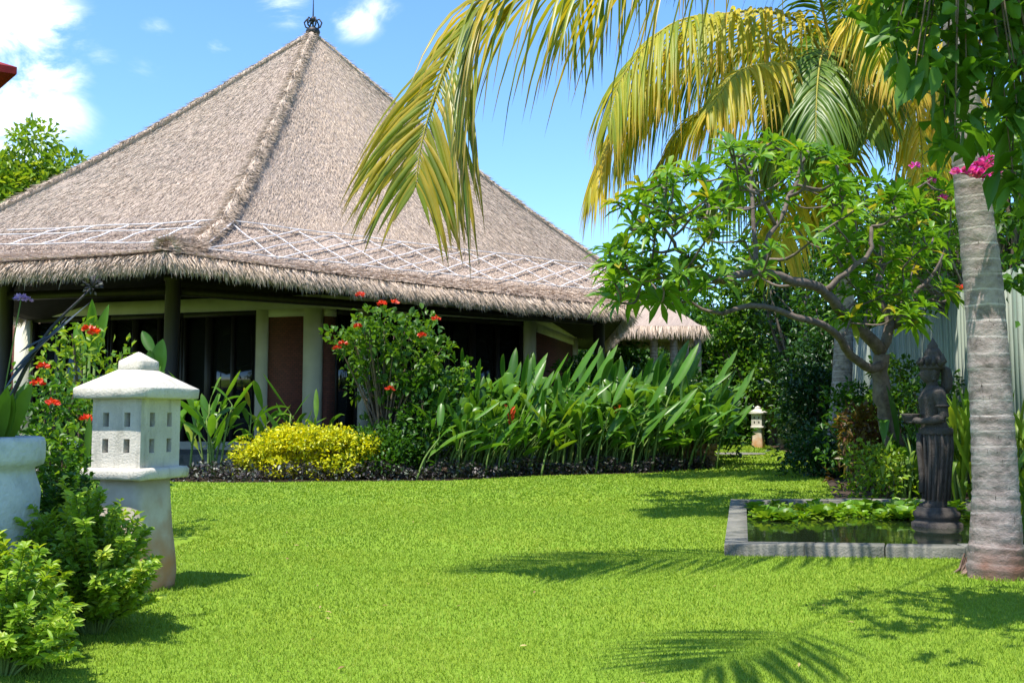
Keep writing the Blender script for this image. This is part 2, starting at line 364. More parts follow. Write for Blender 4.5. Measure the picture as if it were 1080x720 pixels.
# ------------------------------------------------------------------ ground sheets
mb = MB(); xs = np.linspace(-600, 600, 2)
mb.add([(-700, -300, 0), (700, -300, 0), (700, 1400, 0), (-700, 1400, 0)], [(0, 1, 2, 3)]); tag(mb.build('lawn_ground', M['lawn']), kind='structure')
def sheet(name, pts, z, mat, kind='structure'):
    m_ = MB(); m_.add([(p[0], p[1], z) for p in pts], [tuple(range(len(pts)))]); return tag(m_.build(name, mat), kind=kind)
bedF = [G(-60, 505), G(110, 507), G(250, 509), (-3.2, 15.6), (-1.0, 15.9), G(560, 502), G(680, 499), G(748, 494)]
sheet('planting_bed', [(p[0], p[1]) for p in bedF] + [(4.6, 21.5), (3.5, 27), (-12, 27), (-14, 18)], .008, M['soil'])
sheet('side_bed', [(-2.3, 3.2), (-2.35, 3.9), (-2.4, 4.7), (-2.7, 5.6), (-3.0, 6.4), (-5, 8.5), (-8, 8), (-8, 2.6)], .008, M['soil'])
sheet('back_bed', [(3.9, 12.2), (5.4, 12.1), (4.9, 7.6), (5.1, 6.2), (8, 6), (12, 40), (9.3, 37), (7.4, 26), (6.0, 19.6), (4.9, 15.6), (4.2, 13.2)], .008, M['soil'])

# ------------------------------------------------------------------ villa
def Zp(px, py, z): return G(px, py, z)
house = thing('thatched_house', 'large house with tall pyramid thatched roof and cream walls behind the planting bed', 'house', (-5, 24, 0))
HO = Vector((-5, 24, 0))
def hb(mbx, name, mat, parent=house, smooth=False):
    o = mbx.build(name, mat, None, smooth)
    o.parent = parent
    # keep world placement: shift mesh into parent's space
    off = -np.array(tuple(HO if parent is house else (0, 0, 0)))
    if parent is house: o.data.transform(Matrix.Translation(-HO))
    elif parent is roof: o.data.transform(Matrix.Translation(-HO))
    else: o.data.transform(Matrix.Translation(-HO))
    return o
apex = P(330, 36, 26.5)
U = [Zp(236, 238, 4.9), Zp(645, 286, 4.9), Vector((1.5, 32.5, 4.9)), Vector((-11.0, 32.0, 4.9)), Zp(-62, 252, 4.9)]
Mr = [Zp(203, 268, 3.98), Zp(656, 313, 3.98), Vector((2.3, 33.6, 3.98)), Vector((-11.8, 33.4, 3.98)), Zp(-110, 270, 3.98)]
E = [Zp(174, 264, 3.78), Zp(664, 322, 3.54), Vector((3.0, 35.0, 3.52)), Vector((-12.6, 35.0, 3.52)), Zp(-165, 279, 3.54)]
def prof_pt(i, j, a, v):
    """point on side i->j; a in 0..1 along, v in 0..1 down the slope; v<.72 upper, .72-.86 lattice band, rest skirt"""
    rings = [(0, [apex]*5), (.74, U), (.88, Mr), (1.0, E)]
    for k in range(3):
        v0, r0 = rings[k]; v1, r1 = rings[k+1]
        if v <= v1 + 1e-9:
            f = (v-v0)/(v1-v0)
            p0 = r0[i].lerp(r0[j], a); p1 = r1[i].lerp(r1[j], a); p = p0.lerp(p1, f)
            if k == 0: p = p + Vector((0, 0, -.30*math.sin(math.pi*f)**1.2*(.5+.5*f)))
            if k == 2:                                   # eave edge waves, dips between the corners
                p = p + Vector((0, 0, -.08*f*math.sin(math.pi*a)**.5))
            return p
roofmb = MB(); ang_rng = np.random.default_rng(3)
sides = [(0, 1), (1, 2), (2, 3), (3, 4), (4, 0)]
for (i, j) in sides:
    nx, ny = 60, 60; v = []; tcs = []
    w = (E[i]-E[j]).length; sl = 11.0
    for r in range(ny+1):
        vv = r/ny
        for c in range(nx+1):
            a = c/nx; p = prof_pt(i, j, a, vv)
            d = .025*math.sin(.9*a*w+vv*3)*math.sin(vv*14+2*a) + .006*ang_rng.standard_normal()
            if 0 < c < nx: p = p + Vector((0, 0, d*.8))
            v.append(tuple(p)); tcs.append((i*40 + (a-.5)*w*max(vv, .05), vv*sl, 0))
    f = np.array([(r*(nx+1)+c, r*(nx+1)+c+1, (r+1)*(nx+1)+c+1, (r+1)*(nx+1)+c) for r in range(ny) for c in range(nx)])[:, ::-1]
    roofmb.add(v, f, .5, 0, tcs)
roof = None
roof = hb(roofmb, 'roof', M['thatch'], house, True)
# underside, eave thickness
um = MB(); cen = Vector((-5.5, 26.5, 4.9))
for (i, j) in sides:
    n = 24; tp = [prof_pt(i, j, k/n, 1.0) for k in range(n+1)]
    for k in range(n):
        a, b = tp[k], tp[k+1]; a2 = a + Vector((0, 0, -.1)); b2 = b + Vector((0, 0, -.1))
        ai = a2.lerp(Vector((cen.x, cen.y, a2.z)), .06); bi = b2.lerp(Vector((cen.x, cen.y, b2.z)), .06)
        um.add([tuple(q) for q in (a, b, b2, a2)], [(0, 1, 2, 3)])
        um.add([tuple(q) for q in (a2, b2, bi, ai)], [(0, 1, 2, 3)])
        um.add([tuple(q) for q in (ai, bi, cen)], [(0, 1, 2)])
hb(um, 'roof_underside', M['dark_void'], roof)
# straw on the slopes
def strands(mbx, pos, d, ln, wd, tint):
    pos = np.asarray(pos); d = np.asarray(d); d = d/np.linalg.norm(d, axis=1)[:, None]; n = len(pos)
    side = np.cross(d, np.array([0.3, 1, .2]) + rng.normal(0, .6, (n, 3))); side /= np.linalg.norm(side, axis=1)[:, None]
    side = side*wd[:, None]/2
    v = np.stack([pos-side, pos+side, pos+d*ln[:, None]], 1).reshape(-1, 3)
    f = np.arange(n)[:, None]*3 + np.array([0, 1, 2]); tcs = np.stack([v[:, 0]*.7+v[:, 1]*.7, v[:, 2]*1.5, v[:, 1]*0], 1)
    mbx.add(v, f, np.repeat(tint, 3), np.tile([0, 0, 1], n), tcs)
st = MB()
for (i, j), cnt in (((0, 1), 78000), ((4, 0), 56000), ((1, 2), 4000), ((3, 4), 4000)):
    a = rng.random(cnt); v = np.sqrt(rng.random(cnt))*.985
    ps = np.empty((cnt, 3)); ds = np.empty((cnt, 3))
    for k in range(cnt):
        p = prof_pt(i, j, a[k], v[k]); q = prof_pt(i, j, a[k], min(1, v[k]+.012))
        if v[k]+.012 > 1: q = p + (p - prof_pt(i, j, a[k], v[k]-.012))
        ps[k] = p; ds[k] = q-p
    ds /= np.linalg.norm(ds, axis=1)[:, None]; e = np.array(E[j]-E[i]); e /= np.linalg.norm(e); nr = np.cross(ds, e); nr *= np.sign(nr[:, 2:3]+1e-9)
    ps += nr*.018; ds = ds + rng.normal(0, .22, (cnt, 1))*e + nr*rng.uniform(.01, .13, (cnt, 1))
    strands(st, ps, ds, rng.uniform(.07, .20, cnt), rng.uniform(.008, .018, cnt), np.clip(rng.normal(.5, .22, cnt), 0, 1))
for (i, j), cnt in (((0, 1), 12000), ((4, 0), 9000)):
    a = rng.random(cnt); v = rng.uniform(.885, 1.0, cnt); ps = np.array([tuple(prof_pt(i, j, a[k], v[k])) for k in range(cnt)]); dn_ = np.array(prof_pt(i, j, .5, 1.0)-prof_pt(i, j, .5, .9)); dn_ /= np.linalg.norm(dn_)
    e = np.array(E[j]-E[i]); e /= np.linalg.norm(e); nr = np.cross(dn_, e); nr *= np.sign(nr[2])
    strands(st, ps+nr*.03, dn_ + rng.normal(0, .25, (cnt, 1))*e + nr*rng.uniform(.02, .22, (cnt, 1)), rng.uniform(.2, .42, cnt), rng.uniform(.012, .022, cnt), np.clip(rng.normal(.72, .24, cnt), 0, 1))
hb(st, 'straw_surface', M['straw'], roof)
# eave fringe
fr = MB()
for (i, j), cnt in (((0, 1), 15000), ((4, 0), 12000), ((1, 2), 2500), ((3, 4), 2500)):
    a = rng.random(cnt); lay = rng.random(cnt)
    out = np.array(E[j]-E[i]); out = np.cross(out/np.linalg.norm(out), [0, 0, 1.]); out[2] = 0
    ps = np.array([tuple(prof_pt(i, j, x, 1.0)) for x in a]) - out*0 + np.array([0, 0, -.01]) + np.array([0, 0, -1])*(lay[:, None]*.10)
    clump = .5+.5*np.sin(a*97)*np.sin(a*41+1)
    out = -out if np.dot(out, np.array(E[i]) - np.array([-5, 27, 0])) < 0 else out
    ds = out*rng.uniform(.5, 1.6, (cnt, 1))*(1-.5*lay[:, None]) + np.array([0, 0, -1.]) + rng.normal(0, .18, (cnt, 3))
    strands(fr, ps, ds, rng.uniform(.16, .36, cnt)+.10*clump*rng.random(cnt), rng.uniform(.014, .034, cnt), np.clip(rng.normal(.85-.3*lay, .2, cnt), 0, 1))
hb(fr, 'thatch_fringe', M['straw'], roof)
# hip rolls
for i, dens in ((0, 13000), (1, 4500), (2, 700), (3, 700), (4, 6000)):
    path = [prof_pt(i, i, 0, v) for v in np.linspace(0, 1, 40)]
    path = [p + Vector((0, 0, .05)) for p in path]
    rad = np.linspace(.085, .16, 40)*(1 if i == 0 else .62 if i == 4 else .35); rad[-7:] = rad[-7:]*1.05; rad = rad*(1+.12*np.sin(np.arange(40)*2.1))
    hm = MB(); rt = rad.copy(); rt[-4:] = rt[-4:]*[.8, .6, .35, .05]; hm.tube([tuple(p) for p in path[:-1]]+[tuple(path[-2]+(path[-1]-path[-2])*.2)], rt, 9); hm.tcv[-1] = np.concatenate(hm.v)[:, [0, 2, 1]].copy()
    tt = np.where(rng.random(dens) < .22, rng.uniform(.86, 1, dens), rng.random(dens)**.8); idx = tt*38.99; k0 = idx.astype(int); fr_ = idx-k0
    pa = np.array([tuple(p) for p in path]); ps = pa[k0]*(1-fr_)[:, None] + pa[k0+1]*fr_[:, None]
    T = pa[k0+1]-pa[k0]; T /= np.linalg.norm(T, axis=1)[:, None]; rr = rad[k0]
    an = np.where(tt > .88, rng.uniform(-3.1, 3.1, dens), rng.uniform(-1.7, 1.7, dens)); sx = np.cross(T, [0, 0, 1.]); sx /= np.linalg.norm(sx, axis=1)[:, None]; un = np.cross(sx, T)
    off = np.sin(an)[:, None]*sx + np.cos(an)[:, None]*un
    ps = ps + off*rr[:, None]*.92
    ds = T*.9 + off*rng.uniform(0, .55, (dens, 1)) + np.sin(an)[:, None]*sx*.8 + rng.normal(0, .15, (dens, 3))
    strands(hm, ps, ds, rng.uniform(.10, .24, dens), rng.uniform(.010, .020, dens), np.clip(rng.normal(.36, .24, dens), 0, 1))
    hb(hm, 'hip_ridge', M['straw'], roof)
# lattice strips of split bamboo
def on_roof(i, j, a, v, lift=.05):
    p = prof_pt(i, j, a, v); return p + Vector((.02, -.035, lift+.05))
def strip(i, j, a0, v0, a1, v1, w=.035, lift=.06):
    s_ = MB(); n = 8
    pts = [on_roof(i, j, a0+(a1-a0)*k/n, v0+(v1-v0)*k/n, lift+.012*math.sin(k*1.7+a0*30)) for k in range(n+1)]
    for k in range(n): s_.seg(pts[k], pts[k+1], w*1.2, .018)
    hb(s_, 'lattice_strip', M['bamboo_strip'], roof)
VT, VB = .74, .88
for vv in (VT, VB): strip(0, 1, .01, vv, .5, vv, .03); strip(0, 1, .5, vv, .985, vv, .03)
NC = 12; na = [(.012 + .97*(k/NC)**1.08) for k in range(NC+1)]
strip(0, 1, na[0], VB, na[0]+.005, VT, .06); strip(0, 1, .985, VB, .985, VT, .04)
for k in range(NC):
    kk = min(NC, k+2); f = (kk-k)/2
    strip(0, 1, na[k], VB, na[kk], VB+(VT-VB)*f, .036 if k % 2 == 0 else .024, .03)
    strip(0, 1, na[k], VT, na[kk], VT+(VB-VT)*f, .016, .02)
for vv in (.74, .78, .85): strip(4, 0, .25, vv, .97, vv, .05)
for k in range(5): strip(4, 0, .35+.12*k, .85, .44+.12*k, .74, .03)
# finial
fm = MB(); fa = Vector(apex) + Vector((0, 0, .05))
fm.lathe([(.16, -.1), (.20, 0), (.17, .08), (.10, .12)], 14, fa)
fm.tube([fa + Vector((0, 0, z)) for z in (0, .5, .9, 1.5)], [.03, .02, .012, .008], 6)
for k in range(6):
    a = k*math.pi/3; cs = [fa + Vector((math.cos(a)*r, math.sin(a)*r, z)) for r, z in ((.08, .08), (.2, .14), (.24, .26), (.17, .36), (.1, .33), (.12, .26))]
    fm.tube(cs, .022, 6)
fm.lathe([(.03, .28), (.07, .33), (.07, .38), (.03, .44)], 10, fa)
hb(fm, 'roof_finial', M['black_iron'], roof)
# walls
A0 = P(-140, 300, 25.6); A1 = P(337, 300, 22.1); B1 = P(559, 300, 25.2); C1 = P(606, 300, 30.9)
def wp(a, b, px):
    ax, ay, bx, by = a.x, a.y, b.x-a.x, b.y-a.y; k = (px-540)/1050*1.0
    # X = k'*Y with pitch ignored (good to a few mm)
    t_ = (k*ay-ax)/(bx-k*by); return Vector((ax+bx*t_, ay+by*t_, 0))
def wallbox(nm, a, b, px0, px1, z0, z1, th, mat, out=0.0, tint=.5, parent=house):
    p, q = wp(a, b, px0), wp(a, b, px1); d = (q-p).normalized(); nrm = Vector((d.y, -d.x, 0))
    c = (p+q)/2 + nrm*out; mm_ = MB(); mm_.box((c.x, c.y, (z0+z1)/2), ((q-p).length, th, z1-z0), math.atan2(d.y, d.x), tint)
    return hb(mm_, nm, mat, parent)
ZB = .45
for (a, b, x0, x1) in ((A0, A1, -135, 339), (A1, B1, 334, 560), (B1, C1, 558, 606)):
    wallbox('plinth', a, b, x0, x1, 0, ZB, .5, M['cream_wall'])
    wallbox('wall_beam', a, b, x0, x1, 3.42, 3.72, .24, M['cream_wall'])
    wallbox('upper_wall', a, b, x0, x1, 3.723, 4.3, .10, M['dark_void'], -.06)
# segment A: glazed doors, pillars, brick panel
wallbox('pillar', A0, A1, 272, 284, ZB+.002, 3.418, .25, M['cream_wall'])
wallbox('pillar', A0, A1, 322, 339, ZB+.002, 3.418, .252, M['cream_wall'])
wallbox('brick_panel', A0, A1, 284.2, 321.8, ZB+.002, 3.25, .12, M['brick'], .02)
wallbox('panel_lintel', A0, A1, 284.2, 321.8, 3.252, 3.418, .22, M['cream_wall'])
wallbox('pillar', A0, A1, 18, 34, ZB+.002, 3.418, .25, M['cream_wall'])
wallbox('brick_panel', A0, A1, -100, 17, ZB+.002, 3.418, .12, M['brick'])
def glazed(a, b, x0, x1, n, top=3.30):
    g = wallbox('glass_door', a, b, x0, x1, ZB+.05, top-.02, .02, M['glass'], -.05)
    wallbox('door_head', a, b, x0, x1, top, 3.418, .16, M['dark_wood'], 0, parent=g)
    for k in range(n+1):
        x = x0+(x1-x0)*k/n; wd = (4.5 if k in (0, n) else 6 if k % 2 else 3.2)
        xa = max(x0, x-wd/2); xb = min(x1, x+wd/2)
        wallbox('door_frame', a, b, xa, xb, ZB+.002, top-.002, .12, M['dark_wood'], 0, parent=g)
    return g
glazed(A0, A1, 34.3, 116, 3); glazed(A0, A1, 117, 193, 3); glazed(A0, A1, 194, 271.7, 3)
# segment B
wallbox('brick_panel', A1, B1, 340, 352, ZB+.002, 3.25, .12, M['brick']); wallbox('panel_lintel', A1, B1, 340, 352, 3.252, 3.418, .22, M['cream_wall'])
wallbox('pillar', A1, B1, 376, 388, ZB+.002, 3.418, .24, M['cream_wall'])
glazed(A1, B1, 352.3, 375.7, 1); glazed(A1, B1, 388.3, 470, 3); glazed(A1, B1, 471, 550.5, 3)
wallbox('pillar', A1, B1, 551, 562.5, ZB+.002, 3.418, .26, M['cream_wall'])
wallbox('curtain', A1, B1, 508, 519, ZB+.1, 3.1, .03, surf('curtain_cloth', (.28, .28, .24), (.4, .4, .34), 20, mapping=(1, 1, .05)), -.25)
# segment C
wallbox('brick_panel', B1, C1, 564, 602, ZB+.002, 3.2, .12, M['brick']); wallbox('panel_lintel', B1, C1, 564, 602, 3.202, 3.418, .2, M['cream_wall'])
wallbox('pillar', B1, C1, 602.2, 606, ZB+.002, 3.418, .24, M['cream_wall'])
# back walls and floor so the rooms are closed and dark
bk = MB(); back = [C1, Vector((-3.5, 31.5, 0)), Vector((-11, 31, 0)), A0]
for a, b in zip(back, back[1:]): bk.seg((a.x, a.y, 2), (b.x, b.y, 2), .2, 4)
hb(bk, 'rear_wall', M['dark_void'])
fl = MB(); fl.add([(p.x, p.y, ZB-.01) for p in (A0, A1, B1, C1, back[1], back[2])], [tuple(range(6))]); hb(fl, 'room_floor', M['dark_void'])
# veranda paving under the eaves
vp = MB(); ve = [P(-100, 300, 21.5), P(300, 300, 18.9), P(420, 300, 19.3), P(640, 300, 25.2)]
vp.add([(p.x, p.y, .28) for p in ve] + [(C1.x, C1.y, .28), (B1.x, B1.y, .28), (A1.x, A1.y, .28), (A0.x, A0.y, .28)] , [tuple(range(8))])
vp.add([(p.x, p.y, z) for p in ve for z in (0, .28)], [(0, 2, 3, 1), (2, 4, 5, 3), (4, 6, 7, 5)]); hb(vp, 'veranda_floor', M['stone_kerb'])
for px, Y, r in ((180, 19.0, .145), (4, 19.9, .13), (632, 25.3, .15)):
    b_ = P(px, 400, Y); pm = MB(); pm.lathe([(r*1.25, .2), (r*1.25, .5), (r, .52), (r, 3.6), (r*1.2, 3.62), (r*1.2, 3.72)], 16, (b_.x, b_.y, 0)); hb(pm, 'veranda_post', M['dark_wood'])
bm_ = MB()
for a, b in (((180, 19.0), (4, 19.9)), ((180, 19.0), (632, 25.3))):
    p, q = P(a[0], 300, a[1]), P(b[0], 300, b[1]); bm_.seg((p.x, p.y, 3.42), (q.x, q.y, 3.42), .16, .16)
hb(bm_, 'eave_beam', M['dark_wood'])
# low wooden bench on the veranda
# ------------------------------------------------------------------ second, small pavilion
pav = thing('thatched_pavilion', 'small open thatched pavilion half hidden behind the frangipani, right of the house', 'pavilion', (3.15, 33, 0))
c0 = Vector((0, 0, 0)); hw = 2.75; rm = MB(); ap = (-.4, 0, 6.2)
cr = [(-hw, -hw), (hw, -hw), (hw, hw), (-hw, hw)]
for k in range(4):
    (x0, y0), (x1, y1) = cr[k], cr[(k+1) % 4]; n = 14; v = []; tcs = []
    for r in range(n+1):
        f = r/n
        for c in range(n+1):
            g = c/n; ex, ey = x0+(x1-x0)*g, y0+(y1-y0)*g
            v.append((ap[0]+(ex-ap[0])*f, ap[1]+(ey-ap[1])*f, ap[2]+(3.75-ap[2])*f**.9 + .04*rng.standard_normal())); tcs.append((g*5*f+k*9, f*3, 0))
    rm.add(v, [(r*(n+1)+c, (r+1)*(n+1)+c, (r+1)*(n+1)+c+1, r*(n+1)+c+1) for r in range(n) for c in range(n)], .5, 0, tcs)
rm.add([(x, y, 3.7) for x, y in cr], [(3, 2, 1, 0)])
pr = rm.build('roof', M['thatch'], pav, True)
fr = MB()
for k in range(4):
    (x0, y0), (x1, y1) = cr[k], cr[(k+1) % 4]; n = 1500; g = rng.random(n)
    ps = np.stack([x0+(x1-x0)*g, y0+(y1-y0)*g, np.full(n, 3.78)], 1); o_ = np.array([y1-y0, x0-x1, 0.])/5.5
    strands(fr, ps, o_*rng.uniform(-.1, .5, (n, 1)) + np.array([0, 0, -1.]) + rng.normal(0, .15, (n, 3)), rng.uniform(.2, .5, n), rng.uniform(.02, .05, n), np.clip(rng.normal(.6, .25, n), 0, 1))
fr.build('thatch_fringe', M['straw'], pr)
for px, Y in ((711, 30.8), (723, 34), (736, 30.6), (690, 30.9)):
    b_ = P(px, 400, Y); pm = MB(); pm.tube([(b_.x-3.15, b_.y-33, z) for z in (0, 1.3, 2.6, 3.75)], [.15, .13, .12, .12], 12); pm.build('post', M['palm_bark'], pav, True)

# ------------------------------------------------------------------ garden fence
fA = Vector((5.25, 7.6, 0)); fB = Vector((9.9, 39.0, 0))
def fxy(Y): t_ = (Y-10.8)/(15.5-10.8); return Vector((5.72+.71*t_, Y, 0))
fence = thing('board_fence', 'tall weathered grey green fence of vertical boards behind the statue', 'fence', tuple(fxy(6.0)))
Fo = fxy(6.0); Y0 = 6.0; k = 0
bp_ = MB()
while Y0 < 40:
    w = .145; p = fxy(Y0); q = fxy(Y0+w-.012); h = 2.72 + rng.normal(0, .012)
    c = (p+q)/2 - Fo; bp_.box((c.x + rng.normal(0, .004), c.y, h/2), (.024, w-.008, h), math.atan2(-.71, 4.7), float(rng.random())); Y0 += w
bp_.build('boards', M['fence'], fence)
rl = MB()
for z in (.5, 2.3): a, b = fxy(6)-Fo, fxy(40)-Fo; rl.seg((a.x+.05, a.y, z), (b.x+.05, b.y, z), .05, .09)
rl.build('rails', M['fence'], fence)

# ------------------------------------------------------------------ pond
fl_, bl_ = G(764, 586), G(765, 529); fr_, br_ = Vector((4.35, 7.05, 0)), Vector((5.15, 11.4, 0))
bl_ = Vector((2.47, 11.35, 0))
pond = thing('pond_surround', 'low stone kerb round the rectangular garden pond', 'pond edge', (3.3, 9, 0)); Po = Vector((3.3, 9, 0))
KW, KH = .17, .085
def inset(pts, w):
    out = []; n = len(pts); c = sum(pts, Vector())/n
    for i in range(n):
        a, b, d = pts[i-1], pts[i], pts[(i+1) % n]; e1 = (b-a).normalized(); e2 = (d-b).normalized()
        n1 = Vector((-e1.y, e1.x, 0)); n2 = Vector((-e2.y, e2.x, 0))
        if n1.dot(c-b) < 0: n1 = -n1
        if n2.dot(c-b) < 0: n2 = -n2
        m_ = n1+n2; m_ = m_/(m_.length**2)*2; out.append(b + m_*w)
    return out
PQ = [Vector((fl_.x, fl_.y, 0)), fr_, br_, bl_]; PI_ = inset(PQ, KW)
names = ['kerb_stone']*4
for i in range(4):
    a, b, c, d = PQ[i], PQ[(i+1) % 4], PI_[(i+1) % 4], PI_[i]
    km = MB(); nseg = 5
    for s_ in range(nseg):
        g0, g1 = s_/nseg+.0018, (s_+1)/nseg-.0018
        q = [a.lerp(b, g0), a.lerp(b, g1), d.lerp(c, g1), d.lerp(c, g0)]; hh = KH + rng.normal(0, .003)
        v = [(p.x-Po.x, p.y-Po.y, z) for z in (-.3, hh-.01, hh) for p in (q if z < hh-.005 else [x.lerp(sum(q, Vector())/4, .02) for x in q])]
        km.add(v, [(0, 1, 5, 4), (1, 2, 6, 5), (2, 3, 7, 6), (3, 0, 4, 7), (4, 5, 9, 8), (5, 6, 10, 9), (6, 7, 11, 10), (7, 4, 8, 11), (8, 9, 10, 11)])
    km.build('kerb_stone', M['stone_kerb'], pond)
wt = MB(); wt.add([(p.x, p.y, .035) for p in inset(PQ, KW-.02)], [(0, 1, 2, 3)]); tag(wt.build('pond_water', M['water']), kind='structure')

# small masonry stub at the end of the bed
sb = MB(); q = G(743, 494)
for r in range(4):
    for c in range(3): sb.box((q.x-.35+.25*c+.06*(r % 2), q.y+.5, .06+.12*r), (.235, .22, .11), .2+.02*rng.random(), float(rng.random()))
tag(sb.build('brick_stub', surf('rough_brick', (.22, .12, .07), (.38, .24, .15), 12, bs=.7)), 'low rough brick stub at the right hand end of the planting bed', 'brick stub')
sl = MB(); q = G(780, 479.5); sl.lathe([(.5, 0), (.55, .02), (.52, .045)], 14, (q.x, q.y, .005), ex=1.3); tag(sl.build('stepping_stone', M['stone_kerb']), 'pale flat stepping stone in the grass just beyond the planting bed', 'stepping stone')
# ------------------------------------------------------------------ lawn blades
def grass():
    g = MB()
    bed = [(p[0], p[1]) for p in bedF]
    bx = np.array([p[0] for p in bed]); by = np.array([p[1] for p in bed])
    def scatter(y0, y1, dens, ln, wd, jit=.35):
        xl, xr = -.72*y1-1.6, .66*y1+1.2; n = int((xr-xl)*(y1-y0)*dens)
        x = rng.uniform(xl, xr, n); y = rng.uniform(y0, y1, n)
        k = (x > -.72*y-1.6) & (x < .62*y+1.2)
        k &= ~((y > np.interp(x, bx, by)-.05) & (x < bx[-1]))
        # pond
        inside = np.ones(n, bool)
        for i in range(4):
            a, b = PQ[i], PQ[(i+1) % 4]; inside &= ((b.x-a.x)*(y-a.y)-(b.y-a.y)*(x-a.x)) > 0
        k &= ~inside
        k &= ~((x < -2.6) & (y < 8.5))
        k &= ~((x > np.interp(y, [12.1, 13.2, 15.6, 19.6, 26, 37], [3.9, 4.2, 4.9, 6.0, 7.4, 9.3])) & (y > 12.1))
        patch = .5+.5*np.sin(x*1.9+1.3*np.sin(y*.8))*np.sin(y*1.1+1.7*np.sin(x*.7)); patch = np.clip(patch+rng.normal(0, .15, n), 0, 1)
        k &= rng.random(n) < (.72+.28*patch)
        x, y, patch = x[k], y[k], patch[k]; n = len(x)
        d = np.stack([rng.normal(0, jit, n), rng.normal(0, jit, n), np.ones(n)], 1)
        L_ = ln*rng.uniform(.5, 1.3, n)
        edge = np.exp(-((x-3.06)**2+(y-6.36)**2)/.12) + np.exp(-((x+2.215)**2+(y-5.9)**2)/.10); L_ *= 1+1.0*edge
        side = np.stack([rng.normal(0, 1, n), rng.normal(0, .5, n), np.zeros(n)], 1); side /= np.linalg.norm(side, axis=1)[:, None]+1e-9; side *= wd/2
        p = np.stack([x, y, np.zeros(n)], 1); dn = d/np.linalg.norm(d, axis=1)[:, None]
        lean = np.stack([rng.normal(0, .5, n), rng.normal(0, .5, n), -np.abs(rng.normal(0, .25, n))], 1)
        mid = p+dn*L_[:, None]*.55; tip = p + dn*L_[:, None] + lean*L_[:, None]*.6
        v = np.stack([p-side, p+side, mid+side*.8, mid-side*.8, tip], 1).reshape(-1, 3); b = np.arange(n)[:, None]*5
        t_ = np.clip(.30+.36*patch+rng.normal(0, .15, n), 0, 1); dry = np.clip(np.sin(x*.9+2*np.sin(y*.37+1))*np.sin(y*.63+1.9*np.sin(x*.41)), 0, 1)**2; t_ = np.clip(t_ + .22*dry, 0, 1); t_ = np.where(rng.random(n) < .04, 1, t_)
        if n > 0:
            g.add(v, b+np.array([0, 1, 2, 3]), np.repeat(t_, 5), np.tile([0, 0, .5, .5, 1], n))
            g.f.append(b + np.array([3, 2, 4]) + g.n - len(v))
    scatter(3.0, 4.8, 10500, .019, .0030)
    scatter(4.8, 7.5, 6000, .020, .0044)
    scatter(7.5, 11.5, 2600, .022, .0075)
    scatter(11.5, 18, 800, .028, .015)
    scatter(18, 36, 140, .05, .035)
    tag(g.build('lawn_grass', M['grass']), 'short bright green grass blades covering the garden lawn', 'grass', kind='stuff')
grass()

# ------------------------------------------------------------------ stone garden lanterns
def holed(mbx, origin, ux, uz, nrm, Wd, Hh, th, xs_, zs_, holes):
    o = np.array(origin); ux = np.array(ux); uz = np.array(uz); nn = np.array(nrm)
    def q(x, z, d): return o + ux*x + uz*z - nn*d
    for i in range(len(xs_)-1):
        for j in range(len(zs_)-1):
            x0, x1, z0, z1 = xs_[i], xs_[i+1], zs_[j], zs_[j+1]
            if (i, j) in holes:
                for a, b in (((x0, z0), (x1, z0)), ((x1, z0), (x1, z1)), ((x1, z1), (x0, z1)), ((x0, z1), (x0, z0))):
                    mbx.add([q(*a, 0), q(*b, 0), q(*b, th), q(*a, th)], [(0, 3, 2, 1)])
            else:
                mbx.add([q(x0, z0, 0), q(x1, z0, 0), q(x1, z1, 0), q(x0, z1, 0)], [(0, 1, 2, 3)])
                mbx.add([q(x0, z0, th), q(x1, z0, th), q(x1, z1, th), q(x0, z1, th)], [(3, 2, 1, 0)])
def sq(mbx, prof, rz=0, wob=.0):
    """square loft: list of (half width, z)"""
    v = []; n = 5; prof = list(prof)
    ring = [(-1+2*k/n, -1) for k in range(n)] + [(1, -1+2*k/n) for k in range(n)] + [(1-2*k/n, 1) for k in range(n)] + [(-1, 1-2*k/n) for k in range(n)]
    K = len(ring)
    for h, z in prof:
        for x, y in ring:
            cr_ = .006*h if max(abs(x), abs(y)) == 1 and abs(x) == abs(y) else 0
            v.append((x*(h-cr_)+rng.normal(0, wob), y*(h-cr_)+rng.normal(0, wob), z+rng.normal(0, wob)))
    f = [(i*K+j, i*K+(j+1) % K, (i+1)*K+(j+1) % K, (i+1)*K+j) for i in range(len(prof)-1) for j in range(K)]
    f += [tuple(range(K-1, -1, -1)), tuple((len(prof)-1)*K+j for j in range(K))]
    mbx.add(v, f)
lan = thing('garden_lantern', 'large white pavilion shaped stone lantern on a tapered pedestal in the left foreground', 'garden lantern', (-2.215, 5.9, 0), rz=R(-19.5))
mbx = MB(); sq(mbx, [(.172, -.05), (.168, .02), (.174, .1), (.168, .2), (.155, .34), (.144, .5), (.138, .645)], wob=.0015); mbx.build('pedestal', M['pedestal'], lan)
mbx = MB(); sq(mbx, [(.205, .645), (.212, .655), (.215, .695), (.205, .71), (.19, .712)], wob=.001); mbx.build('base_slab', M['white_plaster'], lan)
mbx = MB(); w = .172; hz = .40; xs_ = [0, .07, .115, .215, .26, 2*w]; xs_ = [0, .075, .118, .226, .269, 2*w]; zs_ = [0, .085, .165, .235, .315, hz]
hl = {(1, 1), (3, 1), (1, 3), (3, 3)}; z0 = .712
for k in range(4):
    a = k*math.pi/2; ux = (math.cos(a), math.sin(a), 0); nr = (math.sin(a), -math.cos(a), 0)
    o_ = (nr[0]*w-ux[0]*w, nr[1]*w-ux[1]*w, z0); holed(mbx, o_, ux, (0, 0, 1), nr, 2*w, hz, .052, xs_, zs_, hl)
mbx.build('lamp_box', M['white_plaster'], lan)
